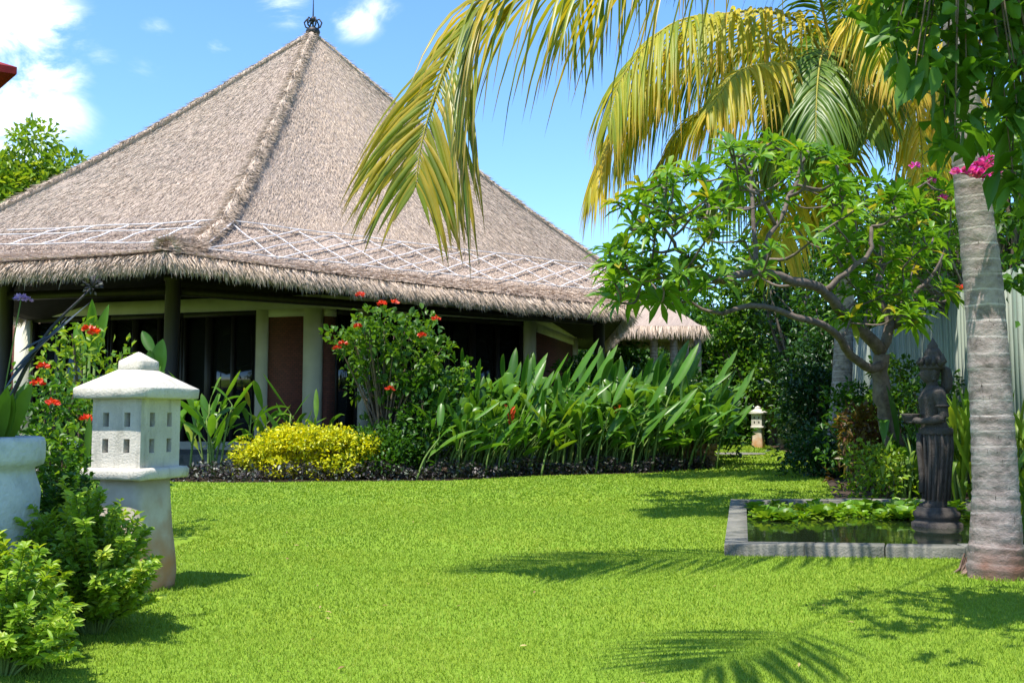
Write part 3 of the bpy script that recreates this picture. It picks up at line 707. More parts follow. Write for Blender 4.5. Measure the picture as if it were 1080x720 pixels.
mbx = MB(); sq(mbx, [(.15, 1.105), (.244, 1.110), (.248, 1.116), (.250, 1.166), (.247, 1.172), (.078, 1.280)], wob=.0012)
cp = mbx.build('cap', M['white_plaster'], lan)
mbx = MB(); sq(mbx, [(.078, 1.27), (.082, 1.285), (.080, 1.328), (.076, 1.332), (.006, 1.385)], wob=.001); mbx.build('cap_top', M['white_plaster'], cp)
far = copy_tree(lan); q = G(800, 472); far.location = (q.x, q.y, 0); far.rotation_euler.z = R(-30)
far['label'] = 'small distant white stone lantern on the lawn beyond the planting bed'

# ------------------------------------------------------------------ parasol at the upper left edge
par = thing('red_parasol', 'red garden parasol whose corner reaches in at the upper left edge', 'parasol', (-3.55, 4.0, 0))
tip = P(18, 71, 4.0); off = Vector((-3.55, 4.2, 0)); hd = tip.x-off.x
cm = MB(); n = 8; zt = tip.z; za = zt+.62
for k in range(4):
    a0, a1 = k*math.pi/2, (k+1)*math.pi/2; p0 = np.array([math.cos(a0)*hd, math.sin(a0)*hd, zt]); p1 = np.array([math.cos(a1)*hd, math.sin(a1)*hd, zt]); a_ = np.array([0, 0, za])
    v = []
    for r in range(n+1):
        for c in range(n+1):
            f, g = r/n, c/n; e = p0+(p1-p0)*g; q_ = a_+(e-a_)*f; q_[2] += -.05*math.sin(math.pi*f)*1 - .05*math.sin(math.pi*g)*f; v.append(q_)
    cm.add(v, [(r*(n+1)+c, (r+1)*(n+1)+c, (r+1)*(n+1)+c+1, r*(n+1)+c+1) for r in range(n) for c in range(n)])
    for r in range(n): # short valance
        g0, g1 = r/n, (r+1)/n
        def ee(g): e = p0+(p1-p0)*g; return e+np.array([0, 0, -.05*math.sin(math.pi*g)])
        cm.add([ee(g0), ee(g1), ee(g1)+[0, 0, -.03], ee(g0)+[0, 0, -.03]], [(0, 1, 2, 3)])
cm.build('canopy', M['red_cloth'], par)
pm = MB(); pm.tube([(0, 0, 0), (0, 0, 1.2), (0, 0, za+.08)], .022, 10); pm.build('pole', M['dark_wood'], par)
pm = MB(); pm.lathe([(.28, 0), (.28, .06), (.05, .09), (.04, .3)], 18); pm.build('base', M['stone_kerb'], par)
for k in range(4):
    a = k*math.pi/2; pm = MB(); pm.tube([(0, 0, za-.03), (math.cos(a)*hd*.97, math.sin(a)*hd*.97, zt-.005)], .009, 6); pm.build('rib', M['dark_wood'], par)

# ------------------------------------------------------------------ stone urn
ux_ = -2.42; uy_ = 4.55; uz = P(42, 460, uy_).z; r0 = 42; rr_ = (P(42, 470, uy_).x-ux_)
urn = thing('stone_urn', 'large pale stone urn with thick rounded rim at the left edge', 'urn', (ux_, uy_, 0))
pr_ = [(.55, 0), (.62, .03), (.60, .10), (.66, .22), (.82, .40), (.93, .56), (.95, .68), (.86, .755), (.84, .785), (.98, .80), (1.0, .83), (1.0, .90), (.97, .925), (.88, .93), (.84, .90), (.80, .80)]
um = MB(); um.lathe([(r*rr_, z*uz/.93) for r, z in pr_], 40); um.build('urn_body', M['urn'], urn, True)
um = MB(); um.lathe([(.82*rr_, uz*.90), (.5*rr_, uz*.905), (.01, uz*.91)], 24); um.build('soil', M['soil'], urn, True)

# ------------------------------------------------------------------ statue
stt = thing('stone_statue', 'dark stone figure in tall crown standing in the pond holding a bowl', 'statue', (3.80, 9.0, 0))
# human proportions scaled to the photo: plinth .25 m, figure 1.4 m with headdress; faces left (-x) and slightly to camera
def ell(mbx, prof, n=28):
    v = []
    for cx, cy, rx, ry, z in prof:
        for j in range(n):
            a = j*2*math.pi/n; c, s_ = math.cos(a), math.sin(a)
            v.append((cx+rx*math.copysign(abs(c)**.9, c), cy+ry*math.copysign(abs(s_)**.9, s_), z))
    f = [(i*n+j, i*n+(j+1) % n, (i+1)*n+(j+1) % n, (i+1)*n+j) for i in range(len(prof)-1) for j in range(n)]
    f += [tuple(range(n-1, -1, -1)), tuple((len(prof)-1)*n+j for j in range(n))]; mbx.add(v, f)
b = MB()
# local frame: x forward (face), y left; rotated so x-> -x world
ell(b, [(0.0, 0, .085, .10, .20), (0.0, 0, .09, .105, .25), (-.005, 0, .10, .11, .34), (-.01, 0, .105, .125, .50), (-.015, 0, .115, .14, .66), (-.02, 0, .125, .155, .80), (-.015, 0, .122, .155, .88),
        (.0, 0, .105, .135, .95), (.008, 0, .098, .125, 1.02), (.01, 0, .105, .14, 1.10), (.01, 0, .112, .165, 1.17), (0, 0, .10, .18, 1.22), (-.005, 0, .075, .13, 1.26), (0, 0, .05, .055, 1.285), (.005, 0, .046, .05, 1.32)])
# head
ell(b, [(.01, 0, .03, .03, 1.30), (.02, 0, .06, .05, 1.325), (.022, 0, .078, .062, 1.36), (.018, 0, .085, .07, 1.40), (.012, 0, .085, .072, 1.44), (.005, 0, .075, .065, 1.475), (0, 0, .04, .04, 1.49)])
b.tube([(.10, 0, 1.40), (.112, 0, 1.385), (.098, 0, 1.372)], [.008, .016, .010], 8)      # nose
b.tube([(.085, -.022, 1.352), (.094, 0, 1.350), (.085, .022, 1.352)], [.006, .011, .006], 6)   # lips
for s_ in (-1, 1):
    b.tube([(.085, s_*.026, 1.408), (.094, s_*.03, 1.404), (.085, s_*.04, 1.404)], [.008, .010, .006], 6)   # eyes
    b.tube([(.01, s_*.07, 1.43), (.0, s_*.082, 1.40), (.005, s_*.078, 1.36), (.01, s_*.078, 1.33)], [.012, .018, .014, .02], 8) # ears with long drops
    sh = (0, s_*.165, 1.205); el = (-.03, s_*.20, 1.0); wr = (.13, s_*.09, .965)
    b.tube([(-.0, s_*.10, 1.21), sh, (-.02, s_*.195, 1.10), el], [.05, .056, .046, .040], 12)
    b.tube([el, (.05, s_*.16, .975), wr], [.041, .038, .026], 12)
    b.tube([wr, (.165, s_*.065, .972), (.19, s_*.05, .985)], [.026, .032, .022], 10)
    for q in range(4):
        zz = 1.0-.012*q; b.tube([(.185-.006*q, s_*.058, .975+.008*q-.01), (.215, s_*(.05-.004*q), .955+.014*q), (.238, s_*.03, .955+.014*q), (.243, s_*.012, .957+.014*q)], [.010, .0095, .009, .007], 7)
    b.tube([(.17, s_*.05, .99), (.19, s_*.03, 1.01), (.205, s_*.012, 1.015)], [.011, .010, .008], 7)
    b.tube([(.0, s_*.045, .22), (.06, s_*.05, .215), (.13, s_*.052, .20)], [.045, .04, .028], 10)   # feet
body = b.build('figure', M['stone'], stt, True)
md = body.modifiers.new('remesh', 'REMESH'); md.mode = 'VOXEL'; md.voxel_size = .0075; md.use_smooth_shade = True
body.rotation_euler.z = math.pi-R(6)
def sp(mbx, name, sm=True):
    o = mbx.build(name, M['stone'], stt, sm); o.rotation_euler.z = math.pi-R(6); return o
cr_ = MB(); ell(cr_, [(0, 0, .098, .088, 1.43), (-.002, 0, .108, .098, 1.445), (-.002, 0, .108, .098, 1.475), (-.006, 0, .088, .08, 1.485), (-.006, 0, .098, .09, 1.51), (-.008, 0, .092, .085, 1.54), (-.01, 0, .074, .068, 1.555), (-.01, 0, .078, .072, 1.58), (-.012, 0, .06, .055, 1.61), (-.012, 0, .045, .04, 1.63), (-.012, 0, .046, .04, 1.645), (-.014, 0, .018, .018, 1.69), (-.014, 0, .004, .004, 1.72)])
for k in range(9):
    a = -1.9+k*3.8/8; cr_.tube([(math.cos(a)*.10, math.sin(a)*.092, 1.47), (math.cos(a)*.118, math.sin(a)*.108, 1.50), (math.cos(a)*.10, math.sin(a)*.094, 1.545)], [.018, .02, .003], 6)
for s_ in (-1, 1): cr_.tube([(-.04, s_*.09, 1.46), (-.07, s_*.115, 1.50), (-.06, s_*.12, 1.57)], [.02, .028, .004], 7)
cr_.tube([(-.08, 0, 1.45), (-.12, 0, 1.42), (-.13, 0, 1.34), (-.12, 0, 1.27), (-.10, 0, 1.22)], [.03, .045, .05, .05, .03], 9)
sp(cr_, 'crown')
bw = MB(); bw.lathe([(.02, .955), (.045, .958), (.068, .985), (.078, 1.02), (.082, 1.035), (.070, 1.035), (.05, 1.005), (.01, .99)], 22, (.20, 0, 0)); sp(bw, 'bowl')
sash = MB()
ell(sash, [(-.015, 0, .132, .165, .845), (-.015, 0, .14, .172, .855), (-.015, 0, .14, .172, .90), (-.01, 0, .13, .16, .91)])
for k in range(16):
    a = k*2*math.pi/16; sash.tube([(math.cos(a)*.128-.015, math.sin(a)*.158, .86), (math.cos(a+.05)*.13-.015, math.sin(a+.05)*.155, .72), (math.cos(a)*.112-.01, math.sin(a)*.132, .50), (math.cos(a-.05)*.108, math.sin(a-.05)*.118, .27)], [.012, .015, .013, .012], 6)
sash.tube([(.125, .0, .86), (.135, .01, .70), (.12, 0, .50), (.12, .0, .33)], [.03, .026, .024, .03], 8)
sp(sash, 'skirt')
nk = MB(); nk.tube([(.075*math.cos(a)-.0, .125*math.sin(a), 1.235-.05*max(0, math.cos(a))) for a in np.linspace(-math.pi, math.pi, 21)], .014, 7)
for s_ in (-1, 1):
    nk.tube([(-.02+.05*math.cos(a), s_*.195+.05*math.sin(a), 1.10) for a in np.linspace(0, 2*math.pi, 13)], .012, 6)
sp(nk, 'ornament')
pl = MB(); pl.lathe([(.215, -.25), (.215, .06), (.195, .075), (.175, .09), (.19, .105), (.20, .13), (.195, .16), (.17, .175), (.165, .20), (.13, .205)], 28); pl.build('plinth', M['stone'], stt, False)
pt_ = MB()
for k in range(16): a = k*2*math.pi/16; pt_.leaves([(math.cos(a)*.185, math.sin(a)*.185, .10)], [(math.cos(a)*.5, math.sin(a)*.5, 1)], [(math.cos(a), math.sin(a), 0)], .07, .07, 4, .0, .0)
# ------------------------------------------------------------------ palms
def catmull(pts, n):
    p = [Vector(q) for q in pts]; p = [p[0]*2-p[1]] + p + [p[-1]*2-p[-2]]; out = []
    m = len(p)-3
    for k in range(n+1):
        u = k/n*m; i = min(int(u), m-1); t = u-i; a, b, c, d = p[i:i+4]
        out.append(.5*((2*b)+(c-a)*t+(2*a-5*b+4*c-d)*t*t+(3*b-a-3*c+d)*t**3))
    return out
def frond(parent, origin, pts, mat, nl=62, Lm=.95, droop=.7, tint=.5, tintv=.2, wd=.034, start=.16, rad=.022, wob=.12, fwd=.75, missing=.0, twist=0.0, tipf=.9, vdroop=0):
    """pts in world space, meshes stored relative to origin"""
    pa = catmull(pts, 60); O = np.array(tuple(origin)); A = np.array([tuple(q) for q in pa]) - O
    mb_ = MB(); mb_.tube(A, np.linspace(rad, .003, 61), 6); ra = mb_.build('frond_stalk', M['rachis'], parent, True)
    T = np.gradient(A, axis=0); T /= np.linalg.norm(T, axis=1)[:, None]
    s0 = np.cross(T[0], [0, 0, 1.]); s0 /= np.linalg.norm(s0); Ss = []
    for k in range(61): s0 = s0 - T[k]*np.dot(s0, T[k]); s0 /= np.linalg.norm(s0); Ss.append(s0.copy())
    Ss = np.array(Ss); Uu = np.cross(Ss, T); tw = np.clip((np.linspace(0, 1, 61)-.52)/.30, 0, 1)*twist; Ss = Ss*np.cos(tw)[:, None] + Uu*np.sin(tw)[:, None]; lm = MB(); pos, dd, upv, ln, tt, vv_ = [], [], [], [], [], []
    for sgn in (-1, 1):
        for k in range(nl):
            if rng.random() < missing: continue
            u = start + (1-start)*(k+.5*(sgn > 0))/nl; u = min(u, .998); i = min(int(u*60), 59); f = u*60-i
            p = A[i]*(1-f)+A[i+1]*f; v = (u-start)/(1-start)
            l = Lm*(.55+.75*math.sin(math.pi*min(1, v*.85+.12))**.8)*(.62 if v > .96 else 1)*rng.uniform(.88, 1.08)*(1-.35*v*v)
            d = Ss[i]*sgn + T[i]*(fwd+tipf*v*v) + np.array([0, 0, .12]) + rng.normal(0, wob, 3)
            pos.append(p); vv_.append(v); dd.append(d); upv.append(np.cross(Ss[i], T[i])*1.0 + rng.normal(0, .25, 3)); ln.append(l); tt.append(np.clip(tint+tintv*rng.standard_normal(), 0, 1))
    n = len(pos); lm.leaves(pos, dd, upv, ln, wd, 6, np.clip(rng.normal(droop, .14, n) + vdroop*(1-np.array(vv_)), .05, 1.4), -.35, tt, .35)
    lm.build('frond_leaflets', mat, ra, False)
    return ra
def palm_trunk(parent, pts, radii, n=20):
    pa = catmull(pts, 60); rr = np.interp(np.linspace(0, 1, 61), np.linspace(0, 1, len(radii)), radii)
    mb_ = MB(); P_ = []; R_ = []
    for k in range(60):
        for h in range(4):
            f = h/4; P_.append(tuple(pa[k].lerp(pa[k+1], f)))
            zz = P_[-1][2]; ph = (zz*15.0) % 1.0
            R_.append((rr[k]*(1-f)+rr[k+1]*f)*(1+.035*(ph**3) + .012*rng.standard_normal()))
    mb_.tube(P_, R_, n); o = mb_.build('trunk', M['palm_bark'], parent, True); return o
b0 = G(1050, 606); t0 = b0
pO = Vector((b0.x, b0.y, 0))
palm1 = thing('coconut_palm', 'nearest coconut palm with thick ringed grey trunk beside the pond corner', 'palm tree', tuple(pO))
tp = [P(1050, 610, 6.36), P(1050, 520, 6.36), P(1045, 420, 6.36), P(1037, 300, 6.4), P(1024, 190, 6.4), P(1014, 80, 6.4), P(1006, -20, 6.4), P(1000, -130, 6.4), P(992, -200, 6.4)]
tp = [Vector((q.x, q.y, q.z)) for q in tp]; tp[0].z = -.05
palm_trunk(palm1, [q-pO for q in tp], [.176, .136, .126, .118, .104, .098, .095, .095, .11])
cr0 = tp[-1]
rt_ = MB()
for k in range(90):
    a = rng.uniform(0, 6.28); r_ = rng.uniform(.168, .19); rt_.tube([(math.cos(a)*r_*.96, math.sin(a)*r_*.96, rng.uniform(.05, .14)), (math.cos(a)*(r_+.02), math.sin(a)*(r_+.02), .03), (math.cos(a)*(r_+rng.uniform(.03, .08)), math.sin(a)*(r_+.05), -.01)], [.006, .009, .006], 5, cap=False)
rt_.build('roots', surf('root_bark', (.10, .06, .045), (.24, .16, .12), 20), palm1, True)
F = lambda *a: P(*a)
frond(palm1, pO, [cr0, F(930, -200, 6.3), F(820, -120, 6.15), F(700, -50, 6.05), F(600, -22, 6.0), F(540, -10, 5.95), F(505, 10, 5.9), F(474, 62, 5.85), F(456, 110, 5.8), F(444, 155, 5.78), F(438, 198, 5.76)], M['palm_leaf'], 112, .86, .34, .72, .28, .030, .14, .024, wob=.12, fwd=.62, missing=.06, twist=R(66), tipf=1.0, vdroop=.6)
0 and frond(palm1, pO, [cr0, F(960, -260, 5.9), F(840, -300, 5.0), F(700, -330, 4.0), F(600, -420, 3.3), F(540, -480, 2.8)], M['palm_leaf'], 60, .95, .75, .5, .2, .03)
frond(palm1, pO, [cr0, cr0+Vector((-.7, -.9, .35)), cr0+Vector((-1.6, -2.0, .2)), cr0+Vector((-2.4, -3.0, -.5)), cr0+Vector((-2.95, -3.6, -1.3))], M['palm_leaf'], 20, .7, .5, .5, .2, .034, start=.80)
frond(palm1, pO, [cr0, cr0+Vector((.15, -1.0, .5)), cr0+Vector((.2, -2.0, .4)), cr0+Vector((.1, -3.0, -.1)), cr0+Vector((-.3, -3.6, -.5))], M['palm_leaf'], 60, .9, .8, .5, .2, .03)
frond(palm1, pO, [cr0, cr0+Vector((.8, .2, .5)), cr0+Vector((1.8, .4, .4)), cr0+Vector((2.7, .5, -.2)), cr0+Vector((3.3, .6, -1.0))], M['palm_leaf'], 55, .9, .8, .4, .2, .03)
frond(palm1, pO, [cr0, cr0+Vector((.3, .9, .6)), cr0+Vector((.6, 1.9, .7)), cr0+Vector((.8, 2.9, .3)), cr0+Vector((.9, 3.6, -.4))], M['palm_leaf'], 55, .9, .8, .4, .2, .03)
frond(palm1, pO, [cr0, cr0+Vector((-.6, .8, .55)), cr0+Vector((-1.3, 1.7, .6)), cr0+Vector((-2.0, 2.5, .2)), cr0+Vector((-2.4, 3.0, -.4))], M['palm_leaf'], 55, .9, .85, .55, .2, .03)
frond(palm1, pO, [cr0, cr0+Vector((.9, -.9, .5)), cr0+Vector((1.7, -1.8, .3)), cr0+Vector((2.3, -2.5, -.4))], M['palm_leaf'], 50, .9, .8, .4, .2, .03)
# second palm
q = G(884, 500); sO = Vector((q.x, q.y, 0)); D2 = q.y
palm2 = thing('coconut_palm', 'farther coconut palm with slender trunk and large yellowing fronds behind the frangipani', 'palm tree', tuple(sO))
tq = [P(884, 503, D2), P(886, 440, D2), P(889, 380, D2), P(891, 300, D2), P(889, 200, D2), P(886, 110, D2)]; tq[0].z = -.05
palm_trunk(palm2, [v-sO for v in tq], [.25, .19, .165, .15, .14, .16], 16)
c2 = tq[-1]
def f2(pts, mat, tint, L_=1.25, dr=.8, nl=96, **kw): frond(palm2, sO, [c2]+pts, mat, nl, L_, dr, tint, .2, .06, .14, .035, **kw)
d = D2
f2([P(850, 30, d-.6), P(790, 12, d-1.2), P(730, 30, d-1.6), P(680, 80, d-1.9), P(645, 140, d-2.1), P(622, 200, d-2.2)], M['palm_yellow'], .62, 1.35, .95)
f2([P(840, 60, d-.6), P(770, 20, d-1.5), P(710, 25, d-2.2), P(660, 75, d-2.6), P(640, 130, d-2.8)], M['palm_yellow'], .25, 1.25, .95)
f2([P(850, 90, d+.5), P(790, 95, d+1.1), P(730, 125, d+1.6), P(690, 180, d+1.9)], M['palm_yellow'], .45, 1.25, .85)
f2([P(855, 125, d-.4), P(810, 145, d-.9), P(775, 185, d-1.3), P(745, 215, d-1.4)], M['palm_green'], .8, 1.1, .8)
f2([P(862, 135, d-.6), P(840, 170, d-1.2), P(826, 225, d-1.6), P(822, 270, d-1.7)], M['palm_yellow'], .7, 1.1, .55, 60)
f2([P(870, 20, d-.6), P(850, -50, d-1.4), P(820, -90, d-2.4), P(770, -90, d-3.4), P(720, -40, d-4)], M['palm_green'], .5, 1.3, .8)
f2([P(885, 10, d), P(893, -70, d-.3), P(905, -120, d-1.0), P(920, -140, d-2)], M['palm_green'], .5, 1.3, .6)
f2([P(910, 30, d+.3), P(950, -30, d+.6), P(1000, -40, d+.9), P(1050, 0, d+1.1), P(1085, 60, d+1.2)], M['palm_green'], .5, 1.3, .8)
f2([P(905, 70, d-.8), P(935, 60, d-1.6), P(960, 95, d-2.2), P(972, 150, d-2.5), P(972, 205, d-2.6)], M['palm_yellow'], .85, 1.05, .7, 62)
f2([P(915, 90, d+.5), P(950, 95, d+1), P(990, 130, d+1.2), P(1015, 190, d+1.3)], M['palm_yellow'], .6, 1.2, .8)
f2([P(878, 60, d-1.0), P(868, 55, d-2.2), P(862, 90, d-3.2), P(860, 150, d-3.7)], M['palm_green'], .4, 1.05, .75)
f2([P(895, 60, d-.9), P(905, 55, d-1.9), P(912, 90, d-2.7), P(914, 140, d-3.1)], M['palm_green'], .55, 1.0, .75)
f2([P(880, 50, d+1.2), P(870, 30, d+2.6), P(855, 60, d+3.6)], M['palm_green'], .4, 1.1, .7)
f2([P(868, 95, d-1.0), P(850, 90, d-2.0), P(838, 120, d-2.6), P(832, 170, d-2.9)], M['palm_green'], .6, 1.0, .7)
f2([P(880, 140, d-.6), P(872, 175, d-.9), P(866, 230, d-1.0)], M['palm_yellow'], .4, .9, .5, 50)
f2([P(905, 40, d-1.5), P(925, 10, d-3), P(945, 30, d-4), P(955, 80, d-4.6)], M['palm_yellow'], .7, 1.0, .8)
f2([P(915, 20, d-.9), P(940, -20, d-2.0), P(975, -10, d-3.0), P(1000, 50, d-3.5), P(1005, 110, d-3.6)], M['palm_yellow'], .75, 1.1, .8)
f2([P(860, 100, d-.9), P(825, 70, d-2.0), P(780, 75, d-3.0), P(745, 120, d-3.5)], M['palm_yellow'], .6, 1.1, .85)
f2([P(820, 50, d+.5), P(750, 60, d+.9), P(690, 100, d+1.2), P(650, 165, d+1.3)], M['palm_green'], .7, 1.2, .95)
for k in range(7):
    a = k*.9; nm = MB(); nm.lathe([(.01, -.13), (.07, -.10), (.105, -.02), (.10, .06), (.05, .12), (.01, .13)], 14, (c2.x-sO.x+.22*math.cos(a), c2.y-sO.y+.22*math.sin(a), c2.z-sO.z-.15-.08*(k % 3))); nm.build('coconut', M['stem'], palm2, True)

# ------------------------------------------------------------------ generic leafy shapes
def sph(n):
    v = rng.normal(0, 1, (n, 3)); return v/np.linalg.norm(v, axis=1)[:, None]
def crown_mesh(mbx, clumps, per, ll, lw, S_=1, droop=.25, upbias=.35, fold=.3, tv=.22, hang=0.0):
    """clumps: list of (center, radius)"""
    for (c, r) in clumps:
        n = max(4, int(per*(r**2))); s_ = sph(n); rad = rng.uniform(.35, 1.0, n)**.6
        ps = np.array(tuple(c)) + s_*(rad*r)[:, None]*np.array([1, 1, .78])
        d = s_*.7 + rng.normal(0, .5, (n, 3)) + np.array([0, 0, upbias-hang])
        up = rng.normal(0, .45, (n, 3)) + np.array([0, 0, 1.])
        tc_ = rng.normal(.48, .14)
        mbx.leaves(ps, d, up, ll*rng.uniform(.65, 1.2, n), lw*rng.uniform(.75, 1.15, n), S_, rng.uniform(0, droop*2, n), fold, np.clip(tc_+tv*rng.standard_normal(n), 0, 1))
def clumps_in(c, r, n, cr=(.35, .6), shell=.5):
    out = []; c = np.array(tuple(c)); r = np.array(r)
    s_ = sph(n); rad = rng.uniform(shell, 1, n)
    for k in range(n): out.append((c+s_[k]*r*rad[k], rng.uniform(*cr)))
    return out
def branches(mbx, base, fork, tips, r0, r1=.01, sides=6):
    for t in tips:
        t = Vector(tuple(t)); b = Vector(tuple(fork)); m_ = b.lerp(t, .5) + Vector((rng.normal(0, .08), rng.normal(0, .08), .08))*(t-b).length
        mbx.tube(catmull([b, m_, t], 7), np.linspace(r0, r1, 8), sides, cap=False)
def tree(name, label, cat, base, fork_h, crowns, leafm, per, ll, lw, trunk_r=.12, bark='bark', group=None, S_=1, hang=0, maxb=26, droop=.25, nclump=30, cr=(.4, .7), part='crown', upbias=.35):
    base = Vector(base); t = thing(name, label, cat, tuple(base), group); cl = []
    for (c, r, n) in crowns: cl += clumps_in(Vector(c)-base, r, n, cr)
    lm = MB(); crown_mesh(lm, cl, per, ll, lw, S_, droop, hang=hang, upbias=upbias); lm.build(part, leafm, t)
    tm = MB(); fk = Vector((rng.normal(0, .1), rng.normal(0, .1), fork_h)); tm.tube(catmull([(0, 0, -.1), (rng.normal(0, .05), 0, fork_h*.5), fk], 10), np.linspace(trunk_r*1.15, trunk_r*.75, 11), 9)
    idx = rng.permutation(len(cl))[:maxb]; branches(tm, None, fk, [cl[i][0] for i in idx], trunk_r*.42)
    tm.build('trunk', M[bark], t, True); return t
def shrub(name, label, cat, base, rad, h, leafm, per, ll, lw, group=None, n=16, cr=(.2, .32), stems='stem_brown', z0=.15, S_=1, droop=.25, hang=0, upbias=.35, flower=None, nf=0, fr_=.05):
    base = Vector(base); t = thing(name, label, cat, tuple(base), group)
    cl = []
    for k in range(n):
        a = rng.uniform(0, 6.28); q_ = math.sqrt(rng.random()); zz = z0 + (h-z0)*rng.random()**.7; sh = math.sqrt(max(.15, 1-((zz-h*.45)/(h*.62))**2))
        cl.append((np.array([math.cos(a)*q_*rad[0]*sh, math.sin(a)*q_*rad[1]*sh, max(.06, zz-cr[0]*.5)]), rng.uniform(*cr)))
    lm = MB(); crown_mesh(lm, cl, per, ll, lw, S_, droop, hang=hang, upbias=upbias); lm.build('foliage', leafm, t)
    tm = MB()
    for k in range(min(n, 12)):
        c = cl[k][0]; tm.tube(catmull([(c[0]*.2, c[1]*.2, -.03), (c[0]*.5, c[1]*.5, c[2]*.55), tuple(c)], 6), np.linspace(.02, .006, 7), 5, cap=False)
    tm.build('stems', M[stems], t)
    for k in range(nf):
        c, r = cl[rng.integers(len(cl))]; v = sph(1)[0]; v[2] = abs(v[2])*.6+.1; v[1] = -abs(v[1]); p = c+v*r*1.05
        flower_at(t, p, flower, fr_)
    return t
def flower_at(parent, p, mat, r=.05, n=22):
    fm_ = MB(); s_ = sph(n); s_[:, 2] = np.abs(s_[:, 2])*.8+.05
    fm_.leaves(np.array(p)+s_*r*.35, s_, rng.normal(0, 1, (n, 3)), r*1.0, r*.55, 1, .1, .2); return fm_.build('flower', M[mat], parent)

# ------------------------------------------------------------------ frangipani tree
fb = Vector((5.05, 12.75, 0)); frn = thing('frangipani_tree', 'spreading frangipani with bare crooked grey branches and leaf rosettes behind the pond', 'tree', tuple(fb))
limbs = []; LB = MB()
def limb(pts, r0, r1, n=12):
    c = catmull(pts, n); c = [v + Vector((rng.normal(0, .012), rng.normal(0, .012), rng.normal(0, .012))) for v in c]
    LB.tube([v-fb for v in c], np.linspace(r0, r1, n+1)*.84, 9); 
    for k, v in enumerate(c): limbs.append((v, r0+(r1-r0)*k/n))
    return c
limb([fb+Vector((0, 0, -.1)), P(938, 450, 12.7), P(928, 410, 12.6), P(930, 372, 12.5)], .15, .115)
limb([P(930, 372, 12.5), P(912, 352, 12.3), P(888, 330, 12.0), P(872, 308, 11.7), P(840, 296, 11.2), P(800, 288, 10.8), P(760, 296, 10.4)], .10, .045, 16)
limb([P(930, 385, 12.5), P(915, 388, 12.2), P(895, 372, 11.9), P(878, 348, 11.5), P(845, 336, 11.2), P(800, 322, 11.0), P(760, 330, 10.8)], .075, .03, 16)
limb([P(930, 372, 12.5), P(938, 340, 12.6), P(925, 310, 12.6), P(930, 270, 12.8), P(925, 230, 12.8)], .085, .03)
limb([P(872, 308, 11.7), P(890, 290, 11.6), P(915, 268, 11.6), P(920, 240, 11.6)], .05, .025)
limb([P(805, 288, 10.8), P(808, 262, 10.8), P(826, 220, 10.9), P(842, 185, 11.0), P(852, 160, 11.0)], .042, .02)
limb([P(800, 288, 10.8), P(796, 250, 10.9), P(794, 210, 11.0), P(790, 180, 11.1)], .036, .02)
limb([P(820, 240, 10.85), P(800, 205, 10.7), P(792, 185, 10.7)], .025, .016, 6)
limb([P(760, 296, 10.4), P(735, 285, 10.2), P(715, 262, 10.1), P(700, 240, 10.0)], .04, .018)
limb([P(945, 345, 12.6), P(965, 310, 12.4), P(985, 290, 12.3)], .06, .025, 8)
tips = []
for k in range(262):
    if k < 24:
        px = rng.uniform(640, 735); py = rng.uniform(215, 335); Y = rng.uniform(9.3, 10.6)
    elif k < 165:
        px = rng.uniform(648, 905); top = np.interp(px, [640, 680, 760, 830, 880, 910], [225, 190, 158, 148, 165, 185]); bot = np.interp(px, [640, 700, 760, 905], [318, 330, 305, 270]); py = top + (bot-top)*rng.random()**1.25; Y = rng.uniform(9.3, 12.4) if px < 820 else rng.uniform(10.2, 13.2)
    else:
        px = rng.uniform(880, 1005); py = rng.uniform(185, 345); Y = rng.uniform(11.2, 13.6)
    if 775 < px < 880 and 195 < py < 285 and rng.random() < .6: continue
    tips.append(P(px, py, Y))
tips.sort(key=lambda v: min((v-l[0]).length for l in limbs))
RZ = MB()
for v in tips:
    j = min(range(len(limbs)), key=lambda i: (v-limbs[i][0]).length + (1.2*max(0, limbs[i][0].z-v.z+.05)) + (0 if limbs[i][1] > .0135 else .5)); b_, r_ = limbs[j]
    L_ = (v-b_).length
    if L_ > 2.4: continue
    m_ = b_.lerp(v, .55) + Vector((rng.normal(0, .10), rng.normal(0, .10), -.12))*L_
    c = catmull([b_, m_, v], 6); r1_ = min(r_*.75, .024)
    LB.tube([q-fb for q in c], np.linspace(r1_, .011, 7), 6)
    for q in c[2:]: limbs.append((q, .014))
    dr = (c[-1]-c[-2]).normalized(); n = rng.integers(9, 14); a = rng.uniform(0, 6.28)+np.arange(n)*2.4
    ax = np.array(tuple(dr))*.5 + np.array([0, 0, .6]); ax /= np.linalg.norm(ax); e1 = np.cross(ax, [1, .2, 0]); e1 /= np.linalg.norm(e1); e2 = np.cross(ax, e1)
    el = np.linspace(.05, .95, n)
    dd = (np.cos(a)[:, None]*e1 + np.sin(a)[:, None]*e2)*np.cos(el)[:, None] + ax*np.sin(el)[:, None]
    tone = np.clip(rng.normal(.45, .22), 0, 1)
    RZ.leaves(np.array(tuple(v-fb)) + ax*.03*rng.random((n, 1)), dd, ax, rng.uniform(.20, .36, n), rng.uniform(.055, .08, n), 3, rng.uniform(.15, .6, n), .22, np.clip(tone+.2*rng.standard_normal(n), 0, 1), .58)
LB.build('trunk', M['bark_frangi'], frn, True); RZ.build('crown', M['leaf_frangi'], frn)
for px, py, Y in (): flower_at(frn, tuple(P(px, py, Y)-fb), 'orange_flower', .05)

